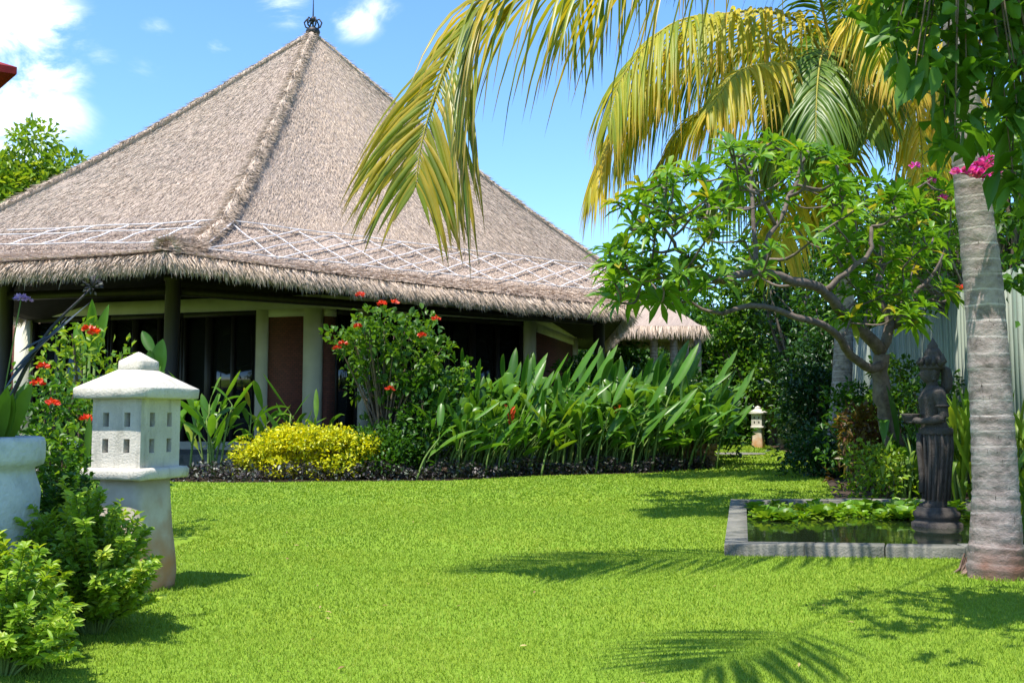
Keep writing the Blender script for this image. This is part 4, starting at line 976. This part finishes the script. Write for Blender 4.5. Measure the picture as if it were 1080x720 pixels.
# ------------------------------------------------------------------ overhanging near tree, upper right
oh = Vector((4.35, 5.2, 0)); ot = thing('overhanging_tree', 'near dark leaved tree whose drooping branches hang over the palm trunk at upper right', 'tree', tuple(oh))
OB = MB(); OL = MB(); fork = Vector((4.2, 5.1, 3.0))
OB.tube([q-oh for q in catmull([oh+Vector((0, 0, -.1)), oh+Vector((.05, .1, 1.5)), fork], 12)], np.linspace(.15, .11, 13), 12)
tg = []
for k in range(60):
    px = 1120-190*rng.random()**1.3; lim = np.interp(px, [920, 950, 990, 1040, 1120], [20, 80, 140, 170, 230]); py = -60 + (lim+60)*rng.random()**.8
    tg.append(P(px, py, rng.uniform(4.2, 4.9)))
for k in range(62): tg.append(Vector((rng.uniform(.9, 3.6), rng.uniform(3.0, 4.5), rng.uniform(3.2, 4.0))))
for k in range(46): tg.append(Vector((rng.uniform(2.4, 4.0), rng.uniform(7.0, 8.9), rng.uniform(5.05, 5.9))))
for k in range(16): tg.append(P(rng.uniform(1045, 1130), rng.uniform(200, 330), rng.uniform(6.9, 7.6)))
mains = [fork + Vector(v) for v in ((-1.6, -.3, .5), (-1.0, -1.2, .6), (-.3, .6, .6), (-2.2, -.9, .5), (.2, -1.0, .4), (-.8, .4, .35), (-1.0, 2.4, 2.0))]
for m_ in mains: OB.tube([q-oh for q in catmull([fork, fork.lerp(m_, .5)+Vector((0, 0, .2)), m_], 8)], np.linspace(.07, .03, 9), 8)
nodes = [fork] + mains + [fork.lerp(m_, .5)+Vector((0, 0, .2)) for m_ in mains]
for v in tg:
    b_ = min(nodes, key=lambda q: (q-v).length); c = catmull([b_, b_.lerp(v, .5)+Vector((0, 0, .18)), v], 7)
    OB.tube([q-oh for q in c], np.linspace(.010, .003, 8), 5, cap=False)
    n = rng.integers(13, 20); ps = np.array([tuple(c[3].lerp(v, rng.random()) if rng.random() < .4 else v) for _ in range(n)])-np.array(tuple(oh)) + rng.normal(0, .05, (n, 3))
    dd = rng.normal(0, .7, (n, 3)) + np.array([0, 0, -.2]); OL.leaves(ps, dd, rng.normal(0, .4, (n, 3))+[0, 0, 1], rng.uniform(.10, .19, n), rng.uniform(.045, .075, n), 3, rng.uniform(.1, .5, n), .18, np.clip(rng.normal(.35, .2, n), 0, 1), .5)
OB.build('trunk', M['stem_brown'], ot, True); OL.build('crown', M['leaf_bright'], ot)

# bougainvillea spray in front of the palm trunk
bo = P(1040, 195, 6.75); bgv = thing('bougainvillea', 'bougainvillea twigs with magenta flowers beside the nearest palm trunk', 'climber', (4.15, 7.4, 0)); bO = Vector((4.15, 7.4, 0))
bmx = MB(); bl = MB()
hts = [(1022, 184), (1034, 178), (1042, 172), (1030, 186), (1048, 182), (1014, 183), (1039, 187)]
hp = [P(px, py, 6.05) for px, py in hts]
bmx.tube([q-bO for q in catmull([bO, P(1110, 400, 7.2), P(1100, 260, 6.9), P(1070, 190, 6.3), hp[0]], 16)], np.linspace(.025, .006, 17), 6)
for q in hp: bmx.tube([v-bO for v in catmull([P(1070, 190, 6.3), q], 4)], [.006]*5, 5)
for k in range(9):
    c = P(rng.uniform(1058, 1100), rng.uniform(180, 330), 6.6); n = 26; bl.leaves(np.array(tuple(c-bO))+rng.normal(0, .09, (n, 3)), rng.normal(0, 1, (n, 3)), rng.normal(0, .4, (n, 3))+[0, 0, 1], .07, .045, 1, .2)
bmx.build('stems', M['stem_brown'], bgv); bl.build('foliage', M['leaf_mid'], bgv)
for q in hp: flower_at(bgv, tuple(q-bO), 'pink_flower', .055, 26)
# ------------------------------------------------------------------ heliconia bed
def helic(label, h=1.9, nst=4, leaf=.85, lean=(0.25, 0), spread=.22, flower=None, mat='leaf_helic', wd=.15, name='heliconia_plant', group=None, per=5):
    t = thing(name, label, 'plant', (0, 0, 0), group); lf = MB(); sm = MB()
    for s_ in range(nst):
        bx, by = rng.normal(0, spread, 2); hh = h*rng.uniform(.62, 1.0); ln = Vector((lean[0]+rng.normal(0, .12), lean[1]+rng.normal(0, .12), 1))
        top = Vector((bx, by, 0)) + ln*hh*.62; c = catmull([(bx, by, -.02), (bx+ln.x*hh*.22, by+ln.y*hh*.2, hh*.32), tuple(top)], 6)
        sm.tube(c, np.linspace(.022, .012, 7), 6)
        a0 = rng.uniform(0, 6.28)
        for k in range(per):
            f = .45+.55*k/(per-1); p = Vector(c[0]).lerp(top, f); a = a0 + k*math.pi + rng.normal(0, .5); el = rng.uniform(.6, 1.35)
            d = np.array([math.cos(a)*math.cos(el)+lean[0]*.9, math.sin(a)*math.cos(el)+lean[1], math.sin(el)]); d /= np.linalg.norm(d)
            L_ = leaf*rng.uniform(.65, 1.1); pe = np.array(tuple(p)) + d*.14
            sm.tube([tuple(p), tuple(pe)], [.008, .006], 5, cap=False)
            side = np.array([-d[1], d[0], 0]) if rng.random() < .7 else rng.normal(0, 1, 3); upv = np.cross(side, d) + rng.normal(0, .3, 3)
            lf.leaves([pe], [d], [upv], L_, wd*L_/.85*rng.uniform(.85, 1.2), 7, rng.uniform(.08, .55), .22, [np.clip(rng.normal(.45, .25), 0, 1)], .42)
    lf.build('leaves', M[mat], t); sm.build('stems', M['stem'], t)
    if flower:
        for k in range(flower[1]):
            p = np.array([rng.normal(0, spread)+lean[0]*h*.5, rng.normal(0, spread)-.15, h*rng.uniform(.55, .75)]); fm_ = MB()
            for j in range(6):
                d = np.array([rng.normal(0, .25)+(.5 if j % 2 else -.5), -.2, .7]); fm_.leaves([p+[0, 0, .035*j]], [d], [(0, -1, .2)], .13, .05, 3, .0, .3)
            fm_.build('bract', M[flower[0]], t)
    return t
GH = 'heliconias massed in the planting bed'
LH = 'green heliconia clump in the long leafy mass in front of the house'
protos = [helic(LH, 1.75, 5, .9, (.28, -.05), group=GH, wd=.12), helic(LH, 1.6, 5, .85, (.34, -.1), group=GH, wd=.12), helic(LH, 1.85, 4, .98, (.2, 0), group=GH, wd=.125), helic(LH, 1.5, 5, .8, (.4, -.12), group=GH, wd=.11)]
spots = []
def bedY(x): return float(np.interp(x, [p[0] for p in bedF], [p[1] for p in bedF]))
k = 0
for row, (off_, n, sc, x0_, x1_) in enumerate(((.55, 15, .82, -1.35, 3.75), (1.15, 15, 1.0, -1.3, 3.75), (1.85, 14, 1.12, -1.2, 3.75), (2.6, 13, 1.16, -1.0, 3.75), (3.3, 9, 1.1, .2, 3.9))):
    for i in range(n):
        x = x0_+(x1_-x0_)*(i+.5*rng.random())/(n-1); spots.append((x, bedY(x)+off_+rng.normal(0, .12), sc*1.13*rng.uniform(.85, 1.1)*(1.0+.05*x/4)))
for i, (x, y, s_) in enumerate(spots):
    o = protos[i] if i < 4 else copy_tree(protos[rng.integers(4)])
    o.location = (x, y, 0); o.rotation_euler.z = rng.normal(0, .35); o.scale = (s_, s_, s_)
# distinct flowering ones
o = helic('heliconia with a bright orange bract standing above the middle of the leafy mass', 1.75, 4, .8, (.2, 0), flower=('orange_flower', 2)); o.location = (1.6, bedY(1.6)+1.1, 0)
o = helic('heliconia with pinkish red bracts low at the front of the leafy mass', 1.35, 4, .7, (.15, 0), flower=('red_flower', 3)); o.location = (-.1, bedY(-.1)+.5, 0)
o = helic('heliconia with drying yellowish leaves left of centre in the leafy mass', 1.6, 4, .7, (.4, 0), mat='leaf_lime'); q = P(560, 450, bedY(.3)+.6); o.location = (q.x, q.y, 0)
# big pale arching leaves at the right end of the mass
o = helic('broad leaved ginger plant reaching out at the right end of the heliconias', 1.7, 3, 1.0, (.3, -.15), mat='leaf_helic', wd=.26, name='ginger_plant'); o.location = (3.55, bedY(3.55)+.8, 0)
o = helic('large bright leaved ginger plant between the heliconias and the far lantern', 2.0, 3, 1.1, (.3, -.2), mat='leaf_bright', wd=.30, name='ginger_plant'); o.location = (4.2, 22.6, 0)
# tall ones at left
for lb, px, h, n in (('tall green heliconia clump just right of the near lantern', 205, 1.9, 6), ('green heliconia clump between the lantern and the brick panel', 235, 2.0, 5), ('low heliconia clump in front of the brick panel', 290, 1.75, 4), ('short heliconia leaves rising behind the yellow hedge', 330, 1.45, 3)):
    o = helic(lb, h, n, .85, (.06, 0), spread=.16, wd=.11); yy = 16.3 if px < 260 else 17.4; q = P(px, 450, yy); o.location = (q.x, q.y, 0)
# ------------------------------------------------------------------ hedge and shrubs along the bed
q = P(320, 480, 16.0)
yh = shrub('golden_hedge', 'rounded hedge of bright yellow leaves at the front of the planting bed', 'hedge', (q.x, q.y+.35, 0), (1.25, .6), .84, M['leaf_yellow'], 1900, .08, .045, n=140, cr=(.16, .22), z0=.12)
q = P(398, 480, 16.0); shrub('green_hedge', 'low dark green hedge joining the right end of the yellow hedge', 'hedge', (q.x, q.y+.5, 0), (.7, .55), .85, M['leaf_mid'], 1500, .085, .045, n=60, cr=(.16, .24), z0=.12)
q = P(405, 400, 17.2); ps_ = thing('jatropha_shrub', 'tall leafy shrub with small red flower clusters in front of the house corner', 'shrub', (q.x, q.y, 0)); qO = Vector((q.x, q.y, 0))
lm = MB(); sm = MB(); cl = []
for k in range(64):
    px = rng.uniform(352, 466); top = np.interp(px, [350, 375, 410, 445, 468], [345, 322, 320, 324, 350]); py = top+14+rng.random()**1.4*(400-top)
    if px < 375 and py > 380: continue
    cl.append((np.array(tuple(P(px, py, 17.2+rng.uniform(-.7, .7))-qO)), rng.uniform(.18, .30)))
for k in range(30): cl.append((np.array(tuple(P(rng.uniform(380, 455), rng.uniform(385, 490), 17.2+rng.uniform(-.5, .5))-qO)), rng.uniform(.16, .26)))
crown_mesh(lm, cl, 520, .15, .085, 3, .3); lm.build('foliage', M['leaf_bright'], ps_)
for c, r in cl[:34]: sm.tube(catmull([(rng.normal(0, .1), rng.normal(0, .1), 0), (c[0]*.4, c[1]*.4, c[2]*.55), tuple(c)], 7), np.linspace(.03, .007, 8), 5, cap=False)
sm.build('stems', M['stem_brown'], ps_)
for px, py in ((378, 345), (356, 368), (445, 355), (460, 337), (411, 411), (403, 321), (416, 320), (362, 363), (380, 312)): flower_at(ps_, tuple(P(px, py, 16.35)-qO), 'red_flower', .075)
q = P(452, 450, 16.8); shrub('leafy_shrub', 'mid green shrub between the red flowered shrub and the heliconias', 'shrub', (q.x, q.y, 0), (.5, .5), 1.75, M['leaf_mid'], 480, .14, .08, n=34, cr=(.18, .28), S_=3)
q = P(480, 450, 17.6); shrub('leafy_shrub', 'bright leafy shrub at the left end of the heliconia mass', 'shrub', (q.x, q.y, 0), (.5, .5), 2.0, M['leaf_bright'], 420, .14, .08, n=24, cr=(.18, .28), S_=3)
# dark small ground cover along the bed edge : uncountable
gc = MB(); n = 6500; x = rng.uniform(-9.0, 3.95, n); y = np.array([bedY(a) for a in x]) + .06 + rng.random(n)**1.5*.8; z = rng.uniform(.02, .24, n)*(1+.3*np.sin(x*5))
gc.leaves(np.stack([x, y, z], 1), rng.normal(0, 1, (n, 3))+[0, 0, .5], rng.normal(0, .4, (n, 3))+[0, 0, 1], rng.uniform(.05, .10, n), rng.uniform(.035, .06, n), 1, .2, .2)
tag(gc.build('ground_cover', M['leaf_purple']), 'dark purplish small leaved ground cover edging the planting bed', 'ground cover', kind='stuff')

# ------------------------------------------------------------------ planting behind and left of the near lantern
def bush(label, px, Y, rx, h, mat, per, ll, lw, n, name='flowering_shrub', cr=(.12, .2), **kw):
    q = P(px, 440, Y); return shrub(name, label, 'shrub', (q.x, Y, 0), (rx, rx*.8), h, M[mat], per, ll, lw, n=n, cr=cr, **kw)
bush('yellowish green flowering shrub directly behind the near lantern', 96, 8.0, .42, 1.75, 'leaf_lime', 900, .085, .04, 46)
bush('dark leaved shrub with red ixora flowers behind the lantern at left', 52, 7.6, .42, 1.42, 'leaf_mid', 900, .075, .036, 46, flower='red_flower', nf=0)
ix = [o for o in S.objects if o.name.startswith('flowering_shrub')][-1]
for px, py in ((55, 426), (40, 405), (91, 443), (94, 348), (100, 352), (45, 388)): flower_at(ix, tuple(P(px, py, 7.15)-Vector(ix.location)), 'red_flower', .045, 30)
bush('low yellow green bush between the urn and the lantern', 62, 7.2, .40, .95, 'leaf_bright', 900, .08, .038, 32)
bush('low green bush at the far left behind the urn', -20, 7.0, .6, 1.2, 'leaf_mid', 700, .09, .04, 36)
bush('small variegated croton peeping over the lantern roof', 140, 8.6, .22, 1.5, 'leaf_bright', 700, .12, .05, 14)
def bigleaf(label, base, leafs, mat='leaf_bright', name='banana_plant'):
    b_ = Vector(base); t = thing(name, label, 'plant', tuple(b_)); lf = MB(); sm = MB()
    for tx, ty, tY, L_, w_, dr in leafs:
        e = P(tx, ty, tY)-b_; st_ = Vector((e.x*.3, e.y*.3, max(.15, e.z-L_*.9))); d = (e-st_).normalized()
        sm.tube(catmull([(0, 0, 0), tuple(st_*.5), tuple(st_)], 5), np.linspace(.025, .012, 6), 6)
        lf.leaves([tuple(st_)], [tuple(d)], [(rng.normal(0, .3), -1, .3)], (e-st_).length*1.03, w_, 8, dr, .35, [rng.uniform(.4, .8)], .45)
    lf.build('leaves', M[mat], t); sm.build('stems', M['stem'], t); return t
q = P(92, 440, 8.7); bigleaf('two upright rolled banana leaves rising above the shrubs behind the lantern', (q.x, 8.7, 0), [(97, 315, 8.6, .5, .10, .02), (115, 318, 8.7, .6, .11, .05), (80, 340, 8.8, .4, .10, .05)])
q = P(168, 440, 9.3); bigleaf('broad green leaf plant right behind the lantern cap', (q.x, 9.3, 0), [(172, 352, 9.3, .45, .16, .1), (158, 360, 9.3, .35, .12, .2), (150, 345, 9.4, .3, .1, .1)], 'leaf_mid', 'broad_leaf_plant')
q = P(140, 500, 7.3); bigleaf('low pale strap leaves sprouting beside the lantern pedestal', (q.x-.2, 7.0, 0), [(95, 432, 7.0, .4, .05, .1), (60, 452, 7.0, .4, .05, .3), (70, 470, 6.9, .35, .05, .2)], 'leaf_bright', 'strap_leaf_plant')
# plants in the urn
uo = Vector((ux_, uy_, uz*.9)); up_ = thing('urn_plant', 'upright green strap leaved plant growing in the urn', 'plant', tuple(uo)); lf = MB(); n = 20
aa = rng.uniform(0, 6.28, n); lf.leaves(np.stack([np.cos(aa)*.05+.05, np.sin(aa)*.05, aa*0], 1), np.stack([np.cos(aa)*.32, np.sin(aa)*.32, np.ones(n)], 1), rng.normal(0, .3, (n, 3))+[0, -1, 0], rng.uniform(.30, .48, n), .07, 5, .15, .25, rng.uniform(.3, .9, n)); lf.build('leaves', M['leaf_bright'], up_)
ag = thing('urn_stalk', 'dark blue grey slanting stalk with a dried flower head leaning right from the urn', 'plant', tuple(uo)); lf = MB()
for a, b, w in ((P(5, 410, 4.5), P(72, 333, 4.6), .03), (P(10, 395, 4.5), P(96, 318, 4.6), .028), (P(20, 372, 4.5), P(60, 350, 4.55), .018)):
    d = b-a; lf.leaves([tuple(a-uo)], [tuple(d)], [(0, -.6, 1)], d.length, w, 5, .0, .35, [.6], .3)
lf.build('leaves', M['agave_dark'], ag); sm = MB(); hd_ = P(97, 303, 4.6)-uo; sm.tube(catmull([(.02, 0, 0), tuple(P(40, 365, 4.55)-uo), tuple(hd_)], 8), np.linspace(.012, .005, 9), 6)
for k in range(16):
    v = sph(1)[0]*.05; v[2] = abs(v[2])*1.3; sm.tube([tuple(hd_), tuple(hd_+Vector(v))], [.003, .002], 4)
sm.build('stalk', M['black_iron'], ag); fm_ = MB(); n = 40; s_ = sph(n); fm_.leaves(np.array(tuple(hd_))+s_*.03+[0, 0, .01], s_, s_[::-1], .022, .012, 1, 0, .2); fm_.build('seed_head', M['leaf_purple'], ag)
pf = thing('purple_flower_stem', 'thin stem carrying a small lilac flower above the urn', 'flower', tuple(uo)); e = P(22, 316, 4.6)-uo; sm = MB(); sm.tube(catmull([(.06, 0, 0), tuple(e*.5+Vector((.03, 0, 0))), tuple(e)], 8), [.003]*9, 5); sm.build('stem', M['stem'], pf); flower_at(pf, tuple(e), 'purple_flower', .03, 30); flower_at(pf, tuple(e+Vector((.03, 0, -.005))), 'purple_flower', .022, 20)

# ------------------------------------------------------------------ feathery shrubs in the left foreground
def pinnate(label, base, tipsl, mat='leaf_shrub', ll=.072, lw=.017, dens=84, name='feathery_shrub'):
    b_ = Vector(base); t = thing(name, label, 'shrub', tuple(b_)); lf = MB(); sm = MB()
    for v in tipsl:
        e = v-b_; e_ = Vector(e); c = catmull([(e.x*.15, e.y*.15, 0), (e.x*.45, e.y*.45, e.z*.55), tuple(e_)], 10); A = np.array([tuple(q) for q in c])
        sm.tube(A, np.linspace(.007, .002, 11), 5, cap=False)
        n = int(dens*e.length/.5); u = rng.uniform(.28, 1, n)**.8*10; i = np.minimum(u.astype(int), 9); f = (u-i)[:, None]; ps = A[i]*(1-f)+A[i+1]*f; T = A[i+1]-A[i]; T /= np.linalg.norm(T, axis=1)[:, None]
        a = rng.uniform(0, 6.28, n); r3 = np.stack([np.cos(a), np.sin(a), 0*a], 1); d = T*.75 + r3*.95 + [0, 0, .1]
        tn = np.clip(rng.normal(.5, .2)+.35*(u/10-.75)+rng.normal(0, .12, n), 0, 1)
        lf.leaves(ps, d, T+r3*.2+rng.normal(0, .2, (n, 3)), ll*rng.uniform(.6, 1.2, n)*(1.15-.35*u/10), lw*rng.uniform(.8, 1.2, n), 3, rng.uniform(.1, .5, n), .25, tn)
    lf.build('foliage', M[mat], t); sm.build('stems', M['stem'], t); return t
def tipcloud(n, f): return [f() for _ in range(n)]
def tA():
    px = rng.uniform(20, 165); Y = rng.uniform(4.35, 5.1); top = np.interp(px, [20, 60, 90, 130, 165], [545, 505, 525, 530, 560]); py = top+rng.random()**1.0*(655-top)-rng.uniform(0, 12); return P(px, min(py, 640-(px-100)*.15), Y)
pinnate('feathery yellow green shrub in front of the lantern pedestal', (-1.95, 4.75, 0), tipcloud(150, tA))
def tB():
    px = rng.uniform(-70, 80); Y = rng.uniform(3.7, 4.35); top = np.interp(px, [-60, 10, 50, 90], [540, 560, 580, 620]); return P(px, top+rng.random()*(690-top), Y)
pinnate('feathery shrub lowest at the left edge in front of the urn', (-2.0, 4.0, 0), tipcloud(120, tB))
def tC(): return P(rng.uniform(35, 100), rng.uniform(480, 560), rng.uniform(4.9, 5.4))
pinnate('slender feathery shoots against the right side of the urn', (-2.3, 5.1, 0), tipcloud(34, tC), 'leaf_mid')
def tD(): return P(rng.uniform(-200, -40), rng.uniform(520, 680), rng.uniform(3.9, 4.9))
pinnate('shaded feathery shrub outside the left edge', (-2.75, 4.1, 0), tipcloud(40, tD), 'leaf_mid')

# ------------------------------------------------------------------ around the pond
n = 0; pr0 = None
inner = inset(PQ, KW+.06)
def lettuce():
    t = thing('water_plant', 'bright green leafy water plant floating in the patch along the rear pond edge', 'water plant', (0, 0, 0), 'floating plants at the back of the pond'); lf = MB(); n = 17; a = np.arange(n)*2.4; el = np.linspace(.15, 1.2, n)
    lf.leaves(np.stack([np.cos(a)*.02, np.sin(a)*.02, 0*a], 1), np.stack([np.cos(a)*np.cos(el), np.sin(a)*np.cos(el), np.sin(el)], 1), [(0, 0, 1)]*n, rng.uniform(.08, .16, n), rng.uniform(.06, .09, n), 3, .25, .2, None, .65); lf.build('rosette', M['lettuce'], t); return t
L0 = [lettuce() for _ in range(3)]; used = 0
for k in range(130):
    py = rng.uniform(530, 554); px = rng.uniform(785, 1060); g_ = G(px, py, .04)
    if g_.y > 10.95 or g_.x > 5.1 or (g_.y < 9.35+.15*rng.random()): continue
    if (g_.x-3.8)**2+(g_.y-9.0)**2 < .08: continue
    lx = bl_.x+.25-(11.35-g_.y)*.24
    if g_.x < lx: continue
    o = L0[used] if used < 3 else copy_tree(L0[rng.integers(3)]); o.location = (g_.x, g_.y, .04); s_ = rng.uniform(.8, 1.45); o.scale = (s_, s_, s_); o.rotation_euler.z = rng.uniform(0, 6.28); used += 1
for o in L0[used:]: [bpy.data.objects.remove(c) for c in list(o.children)]; bpy.data.objects.remove(o)
def strap(label, base, h, n, mat, name='strap_leaf_plant', wd=.07, lean=.5):
    b_ = Vector(base); t = thing(name, label, 'plant', tuple(b_)); lf = MB(); a = rng.uniform(0, 6.28, n); sp_ = rng.uniform(.1, lean, n)
    lf.leaves(np.stack([rng.normal(0, .12, n), rng.normal(0, .12, n), rng.uniform(0, h*.45, n)], 1), np.stack([np.cos(a)*sp_, np.sin(a)*sp_, np.ones(n)], 1), np.stack([-np.cos(a), -np.sin(a), .3+0*a], 1), h*rng.uniform(.4, .75, n), wd, 6, rng.uniform(.15, .7, n), .25, rng.random(n), .4); lf.build('leaves', M[mat], t)
    sm = MB()
    for k in range(7): sm.tube([(rng.normal(0, .1), rng.normal(0, .1), 0), (rng.normal(0, .1), rng.normal(0, .1), h*.5)], [.015, .01], 5)
    sm.build('stems', M['stem'], t); return t
for lb, px, Y, h, n_, mt, w_ in (('tall narrow leaved plant immediately right of the stone statue', 1012, 10.9, 1.75, 46, 'leaf_lime', .075), ('tall ginger like plant between the statue and the palm trunk', 1035, 12.2, 1.9, 46, 'leaf_bright', .09), ('leafy plant right of the nearest palm trunk against the fence', 1085, 9.0, 1.45, 44, 'leaf_lime', .08), ('dark glossy broad leaved plant behind the statue', 968, 12.3, 1.6, 46, 'leaf_mid', .12), ('bright broad leaved plant at the right frame edge', 1100, 7.9, 1.2, 34, 'leaf_bright', .09), ('low strap leaved plant left of the statue foot', 950, 12.0, .95, 34, 'leaf_lime', .06)):
    q = P(px, 440, Y); strap(lb, (q.x, Y, 0), h, n_, mt, wd=w_)
for lb, px, Y, rx, h, mt, ll, lw, n_ in (('low yellow green bush at the foot of the frangipani', 925, 12.2, .45, .62, 'leaf_lime', .09, .045, 26), ('reddish croton bush beside the frangipani trunk', 915, 13.6, .35, 1.05, 'leaf_croton', .16, .05, 18),
    ('dark rounded bush at the right edge of the far lawn', 862, 18.8, .62, 1.9, 'leaf_dark', .13, .07, 48), ('low dark bush at the base of the farther palm', 868, 17.0, .5, .75, 'leaf_dark', .10, .06, 30), ('mid green bush between the farther palm and frangipani', 905, 15.4, .55, 1.5, 'leaf_mid', .12, .06, 38),
    ('tall dark bush behind the farther palm', 872, 22.5, .9, 3.2, 'leaf_dark', .16, .08, 60), ('bright green bush behind the frangipani trunk', 948, 15.0, .5, 1.9, 'leaf_bright', .12, .06, 38), ('spreading green bush behind the low strap plants', 985, 13.6, .5, 1.6, 'leaf_mid', .11, .05, 36)):
    q = P(px, 440, Y); shrub('leafy_bush', lb, 'bush', (q.x, Y, 0), (rx, rx), h, M[mt], 560 if Y < 16 else 420, ll, lw, n=n_, cr=(.18, .32) if Y < 16 else (.28, .45), z0=.1)
# hibiscus tree with small red flowers over the fence
hq = P(985, 300, 14.2); ht = tree('hibiscus_tree', 'small leaved hibiscus tree with red flowers leaning over the fence', 'tree', (P(1035, 300, 14.2).x, 14.2, 0), 1.6, [(tuple(P(975, 250, 14.2)), (1.0, .8, .95), 44)], M['leaf_bright'], 420, .12, .055, .07, maxb=30, cr=(.22, .38))
for px, py, Y in ((1012, 305, 13.0), (982, 192, 13.2), (994, 210, 13.2), (965, 176, 13.1)): flower_at(ht, tuple(P(px, py, Y)-Vector(ht.location)), 'red_flower' if px > 1000 else 'pink_flower', .07)

# ------------------------------------------------------------------ background trees
def bgtree(label, px, Y, top_py, wpx, mat, nc=46, per=150, ll=.26, lw=.13, cr=(.5, .9), low=.35, trunk=.16, name='garden_tree', **kw):
    q = P(px, 440, Y); top = P(px, top_py, Y).z; rx = wpx/1050*Y/2; c = (q.x, Y, top*(1+low)/2); r = (rx, rx*.8, top*(1-low)/2)
    return tree(name, label, 'tree', (q.x, Y, 0), max(.8, top*low*.9), [(c, r, nc)], M[mat], per, ll, lw, trunk, cr=cr, **kw)
bgtree('mango tree with yellowish young leaves behind the left slope of the roof', 14, 40, 138, 180, 'leaf_lime', 120, 170, .36, .17, (.7, 1.2), .3, name='mango_tree')
bgtree('darker tree at the far left behind the mango tree', -70, 44, 165, 170, 'leaf_mid', 50, 110, .34, .16, (.8, 1.4), .3)
bgtree('dense dark tree behind the pavilion posts', 700, 40, 300, 130, 'leaf_dark', 60, 130, .3, .14, (.7, 1.2), .12)
bgtree('mid green tree seen under the frangipani branches', 770, 37, 270, 140, 'leaf_mid', 60, 130, .28, .13, (.6, 1.1), .12)
bgtree('bright bushy tree rising behind the far lantern', 815, 36, 240, 120, 'leaf_bright', 60, 130, .26, .13, (.6, 1.0), .08)
bgtree('dark tree closing the view behind the farther palm', 855, 30, 190, 130, 'leaf_dark', 60, 150, .26, .12, (.5, .9), .10)
bgtree('green tree behind the frangipani on the right', 925, 24, 180, 140, 'leaf_mid', 64, 190, .22, .10, (.4, .8), .12)
bgtree('tall leafy tree behind the fence at right', 1010, 21, 130, 130, 'leaf_mid', 64, 190, .2, .09, (.4, .8), .35)
bgtree('tall bright tree behind the fence at the right edge', 1085, 17, 90, 170, 'leaf_bright', 60, 200, .17, .08, (.4, .7), .45)
bgtree('dark slender tree between house and pavilion', 640, 36, 345, 90, 'leaf_mid', 44, 130, .28, .13, (.6, 1.0), .12)
for i, (px, Y, tp_, w_, mt, lb) in enumerate(((600, 52, 360, 160, 'leaf_mid', 'distant green tree behind the house on its right'), (740, 50, 330, 170, 'leaf_dark', 'distant dark tree behind the thatched pavilion'), (860, 48, 320, 170, 'leaf_mid', 'distant tree at the end of the lawn'), (960, 40, 270, 190, 'leaf_dark', 'distant dark tree beyond the fence'), (1090, 34, 250, 200, 'leaf_mid', 'distant green tree beyond the fence at far right'))):
    bgtree(lb, px, Y, tp_, w_, mt, 46, 70, .45, .22, (1.0, 1.7), .08)
for i, (px, Y, lb) in enumerate(((-330, 44, 'green tree well left of the house'), (-560, 40, 'tree far to the left beside the garden edge'), (-820, 36, 'leafy tree at the far left garden edge'))):
    bgtree(lb, px, Y, 250, 300, 'leaf_mid', 50, 60, .45, .22, (1.0, 1.7), .08)
# clipped low hedges closing the ground at the far end of the lawn
for lb, px, Y, rx, h in (('low hedge behind the far lantern', 808, 37.5, 1.6, 1.5), ('low hedge at the end of the far lawn, left part', 755, 38.5, 1.8, 1.7), ('low hedge near the far end of the fence', 852, 33, 1.3, 1.6), ('low hedge below the pavilion', 700, 34.5, 1.6, 1.6)):
    q = P(px, 440, Y); shrub('low_hedge', lb, 'hedge', (q.x, Y, 0), (rx, .9), h, M['leaf_mid'], 170, .2, .1, n=46, cr=(.35, .55), z0=.2)
# house corner planting between heliconias and veranda
for lb, px, Y, h in (('dark leafy shrub by the right veranda post', 612, 23.6, 2.4), ('green shrub right of the veranda post', 660, 24.5, 2.2), ('dark green shrub at the right rear of the heliconias', 705, 23.5, 2.1), ('leafy shrub by the pavilion corner', 745, 24.5, 1.9)):
    q = P(px, 440, Y); shrub('leafy_bush', lb, 'bush', (q.x, Y, 0), (.9, .7), h, M['leaf_mid' if px in (612, 745) else 'leaf_dark'], 300, .2, .09, n=36, cr=(.3, .45))

st_ = tree('shade_tree', 'leafy shade tree just outside the left edge whose shadow falls on the urn', 'tree', (-4.3, 5.6, 0), 2.0, [((-3.88, 4.9, 3.25), (.62, .8, .45), 26), ((-4.4, 5.2, 3.6), (.8, .8, .5), 14)], M['leaf_mango'], 500, .17, .08, .09, cr=(.2, .32), maxb=24)


# a few dry leaves and clippings on the grass : uncountable litter
lt = MB(); n = 110; y = 3.4+14*rng.random(n)**1.6; x = rng.uniform(-.55, .6, n)*y
k = np.ones(n, bool)
for i in range(n):
    if y[i] > bedY(x[i])-.1 or x[i] < -1.2-.25*(y[i]-3) or (x[i] > 1.2 and 6.8 < y[i] < 12): k[i] = False
x, y = x[k], y[k]; n = len(x); lt.leaves(np.stack([x, y, rng.uniform(.016, .026, n)], 1), rng.normal(0, 1, (n, 3))*[1, 1, .15], rng.normal(0, .3, (n, 3))+[0, 0, 1], rng.uniform(.02, .045, n), rng.uniform(.006, .014, n), 3, .1, .3)
tag(lt.build('leaf_litter', leafmat('dry_leaf', (.20, .12, .05), (.34, .24, .09), (.45, .36, .14), trans=.15)), 'scattered small dry leaves lying on the lawn', 'leaf litter', kind='stuff')
